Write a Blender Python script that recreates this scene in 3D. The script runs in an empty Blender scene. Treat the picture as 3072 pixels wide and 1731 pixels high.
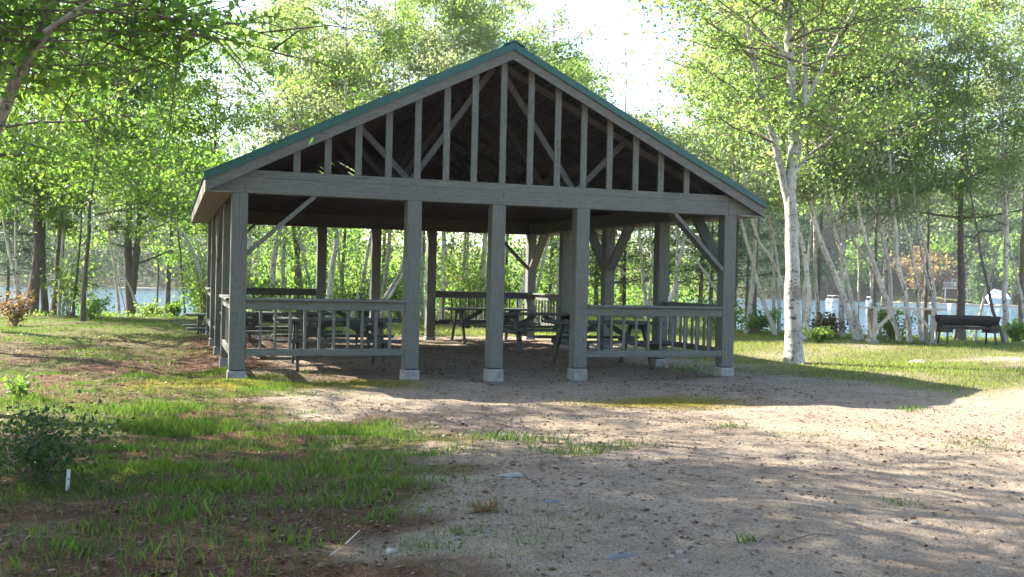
import bpy, math, random
import numpy as np
from mathutils import Vector, Matrix
RS = np.random.RandomState
R = math.radians
sc = bpy.context.scene
col = sc.collection
D2P = 3072/2576.

# ------------------------------------------------------------------ camera
F_PX = 3048.31
CAM = np.array([-0.7382, -13.8614, 1.4539])
YAW, PIT, ROL = 0.3237, -0.0104, 0.0230
FW = np.array([math.sin(YAW)*math.cos(PIT), math.cos(YAW)*math.cos(PIT), math.sin(PIT)])
RT0 = np.array([math.cos(YAW), -math.sin(YAW), 0.])
UP0 = np.cross(RT0, FW)
RT = RT0*math.cos(ROL)+UP0*math.sin(ROL)
UP = UP0*math.cos(ROL)-RT0*math.sin(ROL)

def ray(u, v):
    return FW+RT*((u*D2P-1536)/F_PX)-UP*((v*D2P-865.5)/F_PX)
def at(u, v, dep):
    return CAM+ray(u, v)*dep
def onz(u, v, z=0.):
    d = ray(u, v); return CAM+d*((z-CAM[2])/d[2])

cd = bpy.data.cameras.new('camera'); cam = bpy.data.objects.new('camera', cd); col.objects.link(cam)
m = Matrix(((RT[0], UP[0], -FW[0], CAM[0]), (RT[1], UP[1], -FW[1], CAM[1]), (RT[2], UP[2], -FW[2], CAM[2]), (0, 0, 0, 1)))
cam.matrix_world = m
cd.sensor_width = 36; cd.lens = F_PX/3072*36; cd.clip_end = 3000; cd.clip_start = .05
sc.camera = cam

# ------------------------------------------------------------------ light
SUN_DIR = Vector((-0.85, 0.78, 1.0)).normalized()
EL = math.asin(SUN_DIR.z); AZ = math.atan2(SUN_DIR.x, SUN_DIR.y)
w = bpy.data.worlds.new('World'); sc.world = w; w.use_nodes = True
nt = w.node_tree; bg = nt.nodes['Background']
sky = nt.nodes.new('ShaderNodeTexSky'); sky.sky_type = 'NISHITA'; sky.sun_disc = False
sky.sun_elevation = EL; sky.sun_rotation = AZ; sky.air_density = 1.0; sky.dust_density = 1.6; sky.ozone_density = 1.0
nt.links.new(sky.outputs[0], bg.inputs[0]); bg.inputs[1].default_value = 0.10
sl = bpy.data.lights.new('sun', 'SUN'); sl.energy = 5.0; sl.angle = R(.53); sl.color = (1, .93, .80)
so = bpy.data.objects.new('sun', sl); col.objects.link(so)
so.rotation_euler = SUN_DIR.to_track_quat('Z', 'Y').to_euler(); so.location = (-30, 25, 40)
sc.view_settings.view_transform = 'Standard'; sc.view_settings.look = 'None'
sc.view_settings.exposure = 2.6; sc.view_settings.gamma = 1
cy = sc.cycles
cy.max_bounces = 8; cy.diffuse_bounces = 4; cy.glossy_bounces = 2; cy.transmission_bounces = 3; cy.transparent_max_bounces = 4
cy.use_denoising = True; cy.caustics_reflective = False; cy.caustics_refractive = False
cy.sample_clamp_indirect = 6

# ------------------------------------------------------------------ materials
def nodes(name):
    mt = bpy.data.materials.new(name); mt.use_nodes = True
    n = mt.node_tree.nodes; l = mt.node_tree.links
    return mt, n, l, n['Principled BSDF']
def coord(n, l, scale, kind='Object'):
    tc = n.new('ShaderNodeTexCoord'); mp = n.new('ShaderNodeMapping')
    l.new(tc.outputs[kind], mp.inputs[0]); mp.inputs['Scale'].default_value = scale
    return mp.outputs[0]
def noise(n, l, vec, scale, detail=4, rough=.55):
    t = n.new('ShaderNodeTexNoise'); l.new(vec, t.inputs['Vector'])
    t.inputs['Scale'].default_value = scale; t.inputs['Detail'].default_value = detail; t.inputs['Roughness'].default_value = rough
    return t.outputs['Fac']
def ramp(n, l, fac, stops):
    r = n.new('ShaderNodeValToRGB'); l.new(fac, r.inputs[0]); e = r.color_ramp.elements
    while len(e) < len(stops): e.new(.5)
    for k, (p, c) in enumerate(stops):
        e[k].position = p; e[k].color = (*c, 1) if len(c) == 3 else c
    return r.outputs[0]
def mix(n, l, fac, a, b, mode='MIX'):
    x = n.new('ShaderNodeMix'); x.data_type = 'RGBA'; x.blend_type = mode
    if isinstance(fac, float): x.inputs[0].default_value = fac
    else: l.new(fac, x.inputs[0])
    for k, v in ((6, a), (7, b)):
        if isinstance(v, tuple): x.inputs[k].default_value = (*v, 1)
        else: l.new(v, x.inputs[k])
    return x.outputs[2]
def bump(n, l, b, fac, strength, dist=.02):
    k = n.new('ShaderNodeBump'); k.inputs['Strength'].default_value = strength; k.inputs['Distance'].default_value = dist
    l.new(fac, k.inputs['Height']); l.new(k.outputs[0], b.inputs['Normal'])

def wood(name, c1, c2, c3, grain=(9, 9, 9), sc2=2.2, rough=.75, bs=.35, crack=None):
    mt, n, l, b = nodes(name)
    v = coord(n, l, grain); v2 = coord(n, l, (1, 1, 1))
    f = noise(n, l, v, 3.0, 6, .65); g = noise(n, l, v2, sc2, 4, .6)
    c = ramp(n, l, f, [(.3, c1), (.7, c2)])
    s = ramp(n, l, g, [(.52, (0, 0, 0)), (.72, (1, 1, 1))])
    c = mix(n, l, s, c, c3)
    l.new(c, b.inputs['Base Color']); b.inputs['Roughness'].default_value = rough; b.inputs['Specular IOR Level'].default_value = .3
    if crack:
        ck = noise(n, l, coord(n, l, tuple(q*2.2 for q in crack)), 1.0, 3, .6)
        c = mix(n, l, ramp(n, l, ck, [(.655, (0, 0, 0)), (.70, (.8, .8, .8))]), c, tuple(q*.35 for q in c1))
        st = noise(n, l, coord(n, l, crack), 2.5, 5, .7)
        c = mix(n, l, .55, c, mix(n, l, 1., c, ramp(n, l, st, [(.3, (.55, .55, .55)), (.7, (1.4, 1.38, 1.35))]), 'MULTIPLY')); l.new(c, b.inputs['Base Color'])
        bump(n, l, b, ck, .5, .006)
    else: bump(n, l, b, f, bs, .01)
    return mt
M = {}
_pc = ((.098, .103, .091), (.132, .136, .121), (.102, .101, .086))
M['paint'] = wood('gray_paint_upright', *_pc, (5, 5, 5), crack=(16, 16, 1.1))
M['paint_h'] = wood('gray_paint_level', *_pc, (5, 5, 5), crack=(1.1, 16, 16))
M['paint_dk'] = wood('gray_paint_shaded', (.05, .05, .044), (.07, .068, .058), (.048, .043, .035), (5, 5, 5))  # same gray paint, shade under the roof put into a darker colour
M['rough_wood'] = wood('shaded_raw_lumber', (.020, .017, .016), (.042, .032, .028), (.018, .016, .016), (6, 6, 6))  # lumber darkened, the dimness under the roof is put into the colour
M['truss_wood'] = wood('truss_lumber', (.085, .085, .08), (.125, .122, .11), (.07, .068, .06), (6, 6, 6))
M['table'] = wood('table_stain', (.05, .055, .05), (.085, .09, .08), (.06, .06, .05), (7, 7, 7))
M['oldwood'] = wood('weathered_wood', (.33, .30, .26), (.48, .44, .385), (.25, .22, .185), (9, 9, 9))
M['concrete'] = wood('concrete', (.19, .19, .175), (.30, .295, .27), (.12, .115, .095), (10, 10, 10), 4, .9, .3)
M['stone'] = wood('stone', (.17, .16, .15), (.27, .255, .235), (.13, .12, .105), (8, 8, 8), 5, .85, .6)
M['bluestone'] = wood('blue_gray_stone', (.09, .10, .105), (.13, .14, .145), (.08, .083, .085), (14, 14, 14), 5, .8, .3)
M['bark'] = wood('dark_bark', (.055, .045, .035), (.15, .125, .10), (.10, .105, .075), (9, 9, 2.2), 3, .9, 1.0)
M['pinebark'] = wood('pine_bark', (.05, .04, .033), (.17, .14, .115), (.12, .10, .085), (8, 8, 3), 3, .9, 1.0)
M['twig'] = wood('twig_bark', (.10, .075, .055), (.20, .16, .125), (.15, .12, .09), (12, 12, 12), 6, .9, .3)
M['redwall'] = wood('red_brown_siding', (.065, .028, .026), (.09, .038, .033), (.06, .028, .024), (.5, .5, 9), 1, .8, .1)
M['darkroof'] = wood('dark_shingle', (.07, .075, .085), (.12, .125, .135), (.09, .09, .09), (4, 4, 9), 2, .9, .2)
def plain(name, c, rough=.6, metal=0., nz=.15, spec=.4):
    mt, n, l, b = nodes(name)
    v = coord(n, l, (1, 1, 1)); f = noise(n, l, v, 7, 4)
    l.new(ramp(n, l, f, [(.3, tuple(x*(1-nz) for x in c)), (.7, tuple(min(1, x*(1+nz)) for x in c))]), b.inputs['Base Color'])
    b.inputs['Roughness'].default_value = rough; b.inputs['Metallic'].default_value = metal; b.inputs['Specular IOR Level'].default_value = spec
    return mt
M['green'] = plain('green_roof_metal', (.005, .066, .054), .42, 0., .12)
M['soffit'] = plain('soffit_paint', (.17, .16, .13), .7)
M['black'] = plain('black_iron', (.022, .024, .026), .6, .2, .4)
M['rust'] = plain('sooty_iron', (.045, .035, .03), .8, .1, .5)
M['white'] = plain('white_plastic', (.50, .51, .52), .45, 0, .08)
M['glass'] = plain('dark_glass', (.05, .06, .07), .1, 0, .1, .8)
M['boatseat'] = plain('boat_upholstery', (.5, .5, .48), .7)
M['railwhite'] = plain('pale_metal', (.33, .35, .35), .5)
M['beachwall'] = plain('sandy_retaining_wall', (.42, .37, .29), .9, 0, .25)
M['litter'] = None

def birch_mat(name, dark=.52, brown=(.20, .13, .09), white=((.33, .305, .265), (.56, .53, .475)), zs=1.):
    mt, n, l, b = nodes(name)
    v = coord(n, l, (3.5, 3.5, 26*zs)); v1 = coord(n, l, (1, 1, 1)); v2 = coord(n, l, (7, 7, 7*zs))
    f = noise(n, l, v, 1.0, 3, .6); g = noise(n, l, v1, 2.4, 4, .6); h = noise(n, l, v2, 1.6, 5, .6)
    c = ramp(n, l, g, [(.35, white[0]), (.65, white[1])])
    lent = ramp(n, l, f, [(.63, (0, 0, 0)), (.70, (1, 1, 1))])
    fine_ = noise(n, l, coord(n, l, (30, 30, 12)), 1.0, 4, .7); c = mix(n, l, ramp(n, l, fine_, [(.42, (0, 0, 0)), (.68, (.75, .75, .75))]), c, tuple(q*.45 for q in white[0]))
    c = mix(n, l, lent, c, (.11, .095, .08))
    pat = ramp(n, l, h, [(.56, (0, 0, 0)), (.67, (1, 1, 1))])
    c = mix(n, l, pat, c, (.045, .038, .032))
    l.new(c, b.inputs['Base Color']); b.inputs['Roughness'].default_value = .65; b.inputs['Specular IOR Level'].default_value = .25
    bump(n, l, b, h, .3, .01)
    return mt
M['birch'] = birch_mat('birch_bark')
M['birchdark'] = birch_mat('dark_gray_birch_bark', white=((.22, .19, .15), (.42, .38, .32)))  # darker, grayer bark for the leaning birch
M['birchfar'] = birch_mat('birch_bark_banded', white=((.44, .40, .34), (.68, .63, .56)), zs=.6)

def leafmat(name, a, b_, c_, tr=.5, tgain=(3.0, 2.7, 2.0)):
    """a,b,c: three leaf colours; random per leaf; translucent so that back light shows."""
    mt, n, l, b = nodes(name)
    g = n.new('ShaderNodeNewGeometry')
    cr = ramp(n, l, g.outputs['Random Per Island'], [(.0, a), (.5, b_), (1., c_)])
    l.new(cr, b.inputs['Base Color']); b.inputs['Roughness'].default_value = .5; b.inputs['Specular IOR Level'].default_value = .22
    tl = n.new('ShaderNodeBsdfTranslucent')
    l.new(mix(n, l, 1.0, cr, tgain, 'MULTIPLY'), tl.inputs[0])
    ms = n.new('ShaderNodeMixShader'); ms.inputs[0].default_value = tr
    l.new(b.outputs[0], ms.inputs[1]); l.new(tl.outputs[0], ms.inputs[2])
    l.new(ms.outputs[0], n['Material Output'].inputs[0])
    return mt
M['leaf_birch'] = leafmat('birch_leaf', (.070, .130, .032), (.10, .170, .045), (.135, .205, .065), .55)
M['leaf_birch2'] = leafmat('birch_leaf_pale', (.10, .140, .078), (.135, .175, .10), (.17, .205, .125), .55)
M['leaf_maple'] = leafmat('maple_leaf', (.045, .105, .018), (.07, .145, .024), (.11, .185, .035), .52)
M['leaf_near'] = leafmat('shade_tree_leaf', (.04, .095, .018), (.06, .13, .022), (.10, .17, .03), .5)
M['leaf_shrub'] = leafmat('shrub_leaf', (.05, .10, .02), (.085, .15, .03), (.14, .19, .045), .5)
M['leaf_dark'] = leafmat('dark_shrub_leaf', (.012, .032, .010), (.024, .054, .014), (.045, .08, .024), .4)
M['leaf_red'] = leafmat('reddish_leaf', (.075, .04, .024), (.10, .06, .035), (.08, .08, .03), .45)
M['leaf_rust'] = leafmat('rusty_leaf', (.12, .085, .045), (.14, .105, .055), (.10, .11, .045), .45)
M['needle'] = leafmat('pine_needle', (.04, .085, .045), (.06, .115, .055), (.09, .145, .065), .45)
M['needle_dark'] = leafmat('spruce_needle', (.014, .036, .018), (.022, .052, .024), (.036, .07, .03), .3)
M['leaf_far'] = leafmat('far_wood_leaf', (.03, .065, .026), (.05, .095, .032), (.08, .13, .04), .4)
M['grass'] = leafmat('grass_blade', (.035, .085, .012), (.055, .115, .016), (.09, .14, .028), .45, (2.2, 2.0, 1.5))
M['grass_lit'] = leafmat('sunlit_lawn_blade', (.095, .16, .028), (.13, .19, .040), (.19, .205, .065), .45, (2.2, 2.0, 1.5))  # brighter copy of the grass, sunlight put into the blade colour
M['moss'] = leafmat('moss_blade', (.10, .11, .02), (.14, .14, .03), (.16, .13, .04), .35)
M['litter'] = leafmat('dead_leaf', (.035, .02, .012), (.085, .045, .024), (.17, .115, .07), .15, (1.3, 1.1, .9))

# ------------------------------------------------------------------ mesh helpers
def npmesh(name, V, Fc, mat, smooth=False):
    """V (n,3) array, Fc (m,k) array of indices -> mesh"""
    me = bpy.data.meshes.new(name)
    V = np.asarray(V, np.float32); Fc = np.asarray(Fc, np.int32)
    k = Fc.shape[1]
    me.vertices.add(len(V)); me.vertices.foreach_set('co', V.ravel())
    me.loops.add(Fc.size); me.loops.foreach_set('vertex_index', Fc.ravel())
    me.polygons.add(len(Fc)); me.polygons.foreach_set('loop_start', np.arange(0, Fc.size, k, dtype=np.int32))
    me.polygons.foreach_set('loop_total', np.full(len(Fc), k, np.int32))
    if smooth: me.polygons.foreach_set('use_smooth', np.ones(len(Fc), bool))
    me.update(calc_edges=True)
    if mat: me.materials.append(mat)
    return me
def link(name, me, parent=None, loc=None):
    o = bpy.data.objects.new(name, me); col.objects.link(o)
    if parent: o.parent = parent
    if loc is not None: o.location = loc
    return o
def tag(o, label=None, cat=None, group=None, kind=None):
    if label: o['label'] = label
    if cat: o['category'] = cat
    if group: o['group'] = group
    if kind: o['kind'] = kind
    return o
def thing(name, loc, label, cat, group=None):
    o = bpy.data.objects.new(name, None); col.objects.link(o); o.location = [float(x) for x in loc]; o.empty_display_size = .2
    return tag(o, label, cat, group)

class MB:
    def __init__(s): s.v = []; s.f = []
    def add(s, V, Fc):
        b = len(s.v); s.v += [tuple(map(float, p)) for p in V]; s.f += [tuple(b+i for i in f) for f in Fc]; return s
    def box(s, lo, hi):
        (a, b, c), (d, e, f) = lo, hi
        return s.add([(a, b, c), (d, b, c), (d, e, c), (a, e, c), (a, b, f), (d, b, f), (d, e, f), (a, e, f)],
              [(0, 3, 2, 1), (4, 5, 6, 7), (0, 1, 5, 4), (1, 2, 6, 5), (2, 3, 7, 6), (3, 0, 4, 7)])
    def bar(s, p, q, w, h, side=None):
        """board from p to q; w along 'side', h along the third direction"""
        p = np.array(p, float); q = np.array(q, float); d = (q-p)/np.linalg.norm(q-p)
        sd = np.array(side, float) if side is not None else (np.array([0, 1., 0]) if abs(d[1]) < .9 else np.array([1., 0, 0]))
        sd = sd-d*(sd@d); sd /= np.linalg.norm(sd); u = np.cross(d, sd)
        c = [(-1, -1), (1, -1), (1, 1), (-1, 1)]
        V = [p+sd*w/2*a+u*h/2*b for a, b in c]+[q+sd*w/2*a+u*h/2*b for a, b in c]
        return s.add(V, [(0, 3, 2, 1), (4, 5, 6, 7), (0, 1, 5, 4), (1, 2, 6, 5), (2, 3, 7, 6), (3, 0, 4, 7)])
    def prism(s, poly, y0, y1):
        """poly list of (x,z), extruded along y"""
        n = len(poly)
        V = [(x, y0, z) for x, z in poly]+[(x, y1, z) for x, z in poly]
        return s.add(V, [tuple(range(n)), tuple(range(2*n-1, n-1, -1))]+[(i, i+n, (i+1) % n+n, (i+1) % n) for i in range(n)])
    def tube(s, pts, rads, sides=8, cap=True):
        V, Fc = tube(pts, rads, sides); s.add(V, [tuple(f) for f in Fc])
        if cap:
            b = len(s.v)-len(V)
            s.f.append(tuple(range(b, b+sides))[::-1]); s.f.append(tuple(range(len(s.v)-sides, len(s.v))))
        return s
    def build(s, name, mat, parent=None, origin=(0, 0, 0), bev=0, smooth=False):
        me = bpy.data.meshes.new(name)
        o = np.array(origin, float)
        me.from_pydata([tuple(np.array(p)-o) for p in s.v], [], s.f); me.update()
        if smooth: me.polygons.foreach_set('use_smooth', np.ones(len(me.polygons), bool))
        me.materials.append(mat)
        ob = link(name, me, parent)
        if parent is None: ob.location = o
        if bev:
            b = ob.modifiers.new('bevel', 'BEVEL'); b.width = bev; b.segments = 1; b.limit_method = 'ANGLE'
        return ob

def tube(pts, rads, sides=7):
    pts = np.asarray(pts, float); rads = np.asarray(rads, float); n = len(pts)
    t = np.gradient(pts, axis=0); t /= np.linalg.norm(t, axis=1)[:, None]+1e-9
    ref = np.array([0.31, .95, 0.05]) if abs(t[:, 2]).mean() > .5 else np.array([0., 0.05, 1.])
    a = np.cross(t, ref); a /= np.linalg.norm(a, axis=1)[:, None]+1e-9
    b = np.cross(t, a)
    th = np.arange(sides)*2*np.pi/sides
    V = pts[:, None, :]+rads[:, None, None]*(a[:, None, :]*np.cos(th)[None, :, None]+b[:, None, :]*np.sin(th)[None, :, None])
    i = np.arange(n-1)[:, None]*sides; j = np.arange(sides)[None, :]; k = (j+1) % sides
    Fc = np.stack([i+j, i+k, i+sides+k, i+sides+j], -1).reshape(-1, 4)
    return V.reshape(-1, 3), Fc
def join(parts):
    V = []; Fc = []; b = 0
    for v, f in parts:
        V.append(v); Fc.append(f+b); b += len(v)
    return np.concatenate(V), np.concatenate(Fc)
def smooth_line(pts, n):
    pts = np.asarray(pts, float)
    if len(pts) == 2: pts = np.array([pts[0], (pts[0]+pts[1])/2, pts[1]])
    P = np.vstack([2*pts[0]-pts[1], pts, 2*pts[-1]-pts[-2]])
    L = np.r_[0, np.cumsum(np.linalg.norm(np.diff(pts, axis=0), axis=1))]; out = []
    for s in np.linspace(0, L[-1], n):
        k = min(np.searchsorted(L, s, 'right')-1, len(pts)-2); u = (s-L[k])/(L[k+1]-L[k]+1e-9)
        a, b, c, d = P[k:k+4]
        out.append(.5*((2*b)+(-a+c)*u+(2*a-5*b+4*c-d)*u*u+(-a+3*b-3*c+d)*u**3))
    return np.array(out)

def unit(v): return v/(np.linalg.norm(v, axis=-1, keepdims=True)+1e-9)
def leaves(P, size, rng, droop=.35, aspect=.62, out=None):
    """one rhombic leaf per point: (V, F)"""
    n = len(P); s = size*(.45+1.1*rng.rand(n)**1.3)
    d = rng.normal(size=(n, 3)); d[:, 2] -= droop*1.5; d = unit(d)
    nm = rng.normal(size=(n, 3)); nm[:, 2] += .9; sd = unit(np.cross(d, nm)); up = np.cross(sd, d)
    s = s[:, None]
    V = np.stack([P, P+d*s*.45+sd*s*aspect*.5+up*s*.06, P+d*s, P+d*s*.45-sd*s*aspect*.5+up*s*.06], 1).reshape(-1, 3)
    return V, np.arange(4*n).reshape(n, 4)
def leaf_obj(name, P, size, mat, rng, parent, droop=.35, aspect=.62):
    V, Fc = leaves(P, size, rng, droop, aspect)
    return link(name, npmesh(name, V, Fc, mat), parent)

# ------------------------------------------------------------------ ground height
LAKE_R = np.array([(17.6, 14.5), (20.5, 12.6), (24, 12.6), (28, 13.6), (40, 15), (90, 20), (165, 55), (166, 100), (118, 106), (112, 131), (60, 143), (46, 75), (31, 42), (20.5, 20)], float)
LAKE_L = np.array([(-6.2, 23.2), (-3.2, 22.4), (0.0, 22.8), (1.6, 28), (3.4, 45), (5, 75), (14, 138), (-14, 136), (-60, 120), (-32, 60), (-10, 32)], float)
def sdpoly(x, y, poly):
    p = np.stack([x, y], -1); d = np.full(x.shape, 1e9); ins = np.zeros(x.shape, bool)
    for i in range(len(poly)):
        a = poly[i]; b = poly[(i+1) % len(poly)]; e = b-a; wv = p-a
        t = np.clip((wv@e)/(e@e), 0, 1); q = wv-t[..., None]*e; d = np.minimum(d, np.hypot(q[..., 0], q[..., 1]))
        c = (a[1] > y) != (b[1] > y)
        with np.errstate(divide='ignore', invalid='ignore'):
            xi = (b[0]-a[0])*(y-a[1])/(b[1]-a[1]+1e-12)+a[0]
        ins ^= c & (x < xi)
    return np.where(ins, -d, d)
_r = RS(5); _k = _r.normal(size=(28, 2)); _k *= (np.r_[np.full(10, .35), np.full(10, 1.1), np.full(8, 2.6)]/np.linalg.norm(_k, axis=1))[:, None]
_p = _r.rand(28)*6.28; _a = np.r_[np.full(10, .016), np.full(10, .009), np.full(8, .004)]
def height(x, y):
    x = np.asarray(x, float); y = np.asarray(y, float)
    h = np.zeros(x.shape)
    for k, p, a in zip(_k, _p, _a): h += a*np.sin(k[0]*x+k[1]*y+p)
    d = np.minimum(sdpoly(x, y, LAKE_R), sdpoly(x, y, LAKE_L))
    t = np.clip((2.2-d)/3.2, 0, 1); h = h-1.35*t*t*(3-2*t)
    h -= np.clip((-1-d)*.25, 0, 2.5)
    # far hills beyond the lake
    r = np.hypot(x, y); h += np.clip((r-165)*.06, 0, 14)*(d > 0)
    # low mound in front of the posts, rut at the left eave
    h += .05*np.exp(-((y+.55)/.45)**2)*((x > -1) & (x < 3.2))
    h += .06*np.exp(-((y+.5)/.5)**2)*np.exp(-((x-7)/1.3)**2)
    h -= .05*np.exp(-((x+.55)/.35)**2)*((y > -.5) & (y < 9.5))
    h -= .30*np.exp(-(((x-.3)/1.8)**2+((y-10.9)/.9)**2))
    inside = np.clip(np.minimum(np.minimum(x+.1, 7.7-x), np.minimum(y+.1, 9.4-y))/.5, 0, 1)
    return h*(1-.6*inside)
def hz(x, y): return float(height(np.array([x]), np.array([y]))[0])

def vnoise(x, y, seed, freq, octv=3):
    """cheap smooth noise 0..1 built from sines"""
    r = RS(seed); out = np.zeros(np.shape(x)); tot = 0
    for o in range(octv):
        for _ in range(6):
            a = r.rand()*6.283; k = freq*2**o*(.6+.8*r.rand()); ph = r.rand()*6.283
            out = out+np.sin(k*(np.cos(a)*x+np.sin(a)*y)+ph)*.5**o
        tot += 6*.25**o*.5
    return np.clip(.5+out/(3.2*math.sqrt(tot)), 0, 1)
def sstep(a, b, x):
    t = np.clip((x-a)/(b-a), 0, 1); return t*t*(3-2*t)
def covers(x, y):
    """grass, needle-litter, moss cover of the ground at x,y (0..1 each)"""
    n1 = vnoise(x, y, 11, 1.1); n2 = vnoise(x, y, 12, 2.7); n3 = vnoise(x, y, 13, .5)
    edge = .55+.9*(n3-.5)+.7*(n1-.5)
    left = sstep(.75, -.75, x-edge-np.clip(-(y+4.2)*.16, -.35, .5)+.9*(n2-.5)+.6*(vnoise(x, y, 15, 6.)-.5))*sstep(3.4, 2.2, x)
    shore = np.minimum(sdpoly(x, y, LAKE_R), sdpoly(x, y, LAKE_L))
    pav = sstep(-.5, .2, np.minimum(np.minimum(x+.2, 7.9-x), np.minimum(y+.3, 9.7-y)))
    right = sstep(8.2, 9.6, x+.8*(n1-.5))*sstep(-4.2, -2.6, y-.25*(x-9)+1.2*(n1-.5))
    patch = sstep(.52, .75, vnoise(x, y, 14, .55, 2)+.22*(n1-.5))*sstep(11.0, 12.5, x)*sstep(3.6, 2.2, y)*sstep(-1.5, 0, y)
    right = right*(1-.75*patch)
    back = sstep(8.8, 10.2, y)
    needle = np.clip(left*(.85+.6*(n2-.45))+pav*.28*(.4+n1)+.20*sstep(.56, .72, n1)*(y < 0), 0, 1)
    g_l = left*sstep(.54, .76, .55*n1+.45*n2+.04)*(1-.4*sstep(-5., -3.6, y))
    g_far = left*sstep(-1., 7., y)*.5
    grass = np.clip(g_l+g_far+right*(.55+.6*(n1-.4))+back*.75, 0, 1)*(1-.97*pav)
    moss = np.exp(-((y+.75)/.42)**2)*sstep(-1.6, -.6, x)*sstep(3.0, 1.4, x)*(.4+n2)+.8*np.exp(-(((y+3.0)/.5)**2+((x-4.9)/1.0)**2))
    return np.clip(grass, 0, 1), needle*(1-.8*right), np.clip(moss, 0, 1)

# ground sheet
def axis(lo, hi, step, far, grow=1.16):
    a = list(np.arange(lo, hi+1e-6, step)); s = step
    while a[-1] < far: s *= grow; a.append(a[-1]+s)
    s = step; pre = []; c = lo
    while c > -far: s *= grow; c -= s; pre.append(c)
    return np.array(pre[::-1]+a)
gx = axis(-6, 20, .10, 900); gy = axis(-11, 14, .10, 900)
GX, GY = np.meshgrid(gx, gy); GZ = height(GX, GY)
fine = ((GX > -6) & (GX < 20) & (GY > -11) & (GY < 14))
GZ = GZ+fine*(vnoise(GX, GY, 31, 7., 2)-.5)*.035*np.clip(1.2-.9*sstep(8, 10, GX), .3, 1)
nx = len(gx); i = np.arange(len(gy)-1)[:, None]*nx; j = np.arange(nx-1)[None, :]
Fc = np.stack([i+j, i+j+1, i+nx+j+1, i+nx+j], -1).reshape(-1, 4)
me = npmesh('ground', np.stack([GX, GY, GZ], -1).reshape(-1, 3), Fc, None, True)
g, ne, mo = covers(GX, GY)
for nm, arr in (('grass', g), ('needle', ne), ('moss', mo)):
    at_ = me.attributes.new(nm, 'FLOAT', 'POINT'); at_.data.foreach_set('value', arr.ravel().astype(np.float32))
mt, n, l, b = nodes('ground_cover')
def attr(nm):
    a = n.new('ShaderNodeAttribute'); a.attribute_name = nm; return a.outputs['Fac']
def math_(op, a, b_=None):
    k = n.new('ShaderNodeMath'); k.operation = op; k.use_clamp = True
    for q, v in enumerate((a, b_)):
        if v is None: continue
        if isinstance(v, (int, float)): k.inputs[q].default_value = v
        else: l.new(v, k.inputs[q])
    return k.outputs[0]
v = coord(n, l, (1, 1, 1))
nA = noise(n, l, v, 1.3, 5, .6); nB = noise(n, l, v, 9, 6, .7); nC = noise(n, l, v, 45, 5, .75); nD = noise(n, l, v, 95, 4, .8); nE = noise(n, l, v, 3.6, 5, .7)
sand = ramp(n, l, nA, [(.3, (.235, .19, .143)), (.7, (.33, .268, .205))])
grain = ramp(n, l, nD, [(.34, (.35, .32, .30)), (.5, (1, 1, 1)), (.66, (1.4, 1.38, 1.36))])
sand = mix(n, l, 1.0, sand, grain, 'MULTIPLY')
specks = ramp(n, l, nC, [(.53, (0, 0, 0)), (.62, (1, 1, 1))])
sand = mix(n, l, math_('MULTIPLY', specks, .7), sand, (.10, .075, .058))
sand = mix(n, l, math_('MULTIPLY', ramp(n, l, nE, [(.50, (0, 0, 0)), (.70, (1, 1, 1))]), .5), sand, (.105, .072, .052))
sand = mix(n, l, math_('MULTIPLY', ramp(n, l, nB, [(.52, (0, 0, 0)), (.68, (1, 1, 1))]), .45), sand, (.19, .145, .12))
needle = ramp(n, l, nC, [(.30, (.028, .014, .009)), (.5, (.088, .041, .024)), (.72, (.21, .115, .07))])
grassc = ramp(n, l, nC, [(.30, (.035, .042, .011)), (.5, (.085, .085, .026)), (.7, (.20, .175, .07))])
mossc = ramp(n, l, nC, [(.30, (.09, .075, .015)), (.6, (.19, .165, .035)), (.75, (.24, .19, .06))])
def mask(a, k): # break the soft masks up with noise
    kk = math_('ADD', math_('MULTIPLY', k, .35), math_('MULTIPLY', nC, .35))
    return ramp(n, l, math_('ADD', math_('MULTIPLY', a, .68), kk), [(.46, (0, 0, 0)), (.78, (1, 1, 1))])
c = mix(n, l, mask(attr('needle'), nB), sand, needle)
c = mix(n, l, mask(attr('grass'), nB), c, grassc)
c = mix(n, l, mask(attr('moss'), nB), c, mossc)
l.new(c, b.inputs['Base Color']); b.inputs['Roughness'].default_value = .95; b.inputs['Specular IOR Level'].default_value = .15
hsum = n.new('ShaderNodeMath'); hsum.operation = 'ADD'; l.new(nB, hsum.inputs[0]); l.new(math_('MULTIPLY', nC, .5), hsum.inputs[1])
bump(n, l, b, hsum.outputs[0], 1., .055)
me.materials.append(mt)
tag(link('ground', me), kind='structure')

# water
mt, n, l, b = nodes('lake_water')
v = coord(n, l, (1, 1, 1)); f = noise(n, l, v, 1.6, 4, .6)
b.inputs['Base Color'].default_value = (.055, .115, .165, 1); b.inputs['Roughness'].default_value = .06; b.inputs['IOR'].default_value = 1.33; b.inputs['Specular IOR Level'].default_value = .45
bump(n, l, b, f, 1., .22)
o = MB().add([(-900, -900, -1.08), (900, -900, -1.08), (900, 900, -1.08), (-900, 900, -1.08)], [(0, 1, 2, 3)]).build('water', mt)
tag(o, kind='structure')

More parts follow.
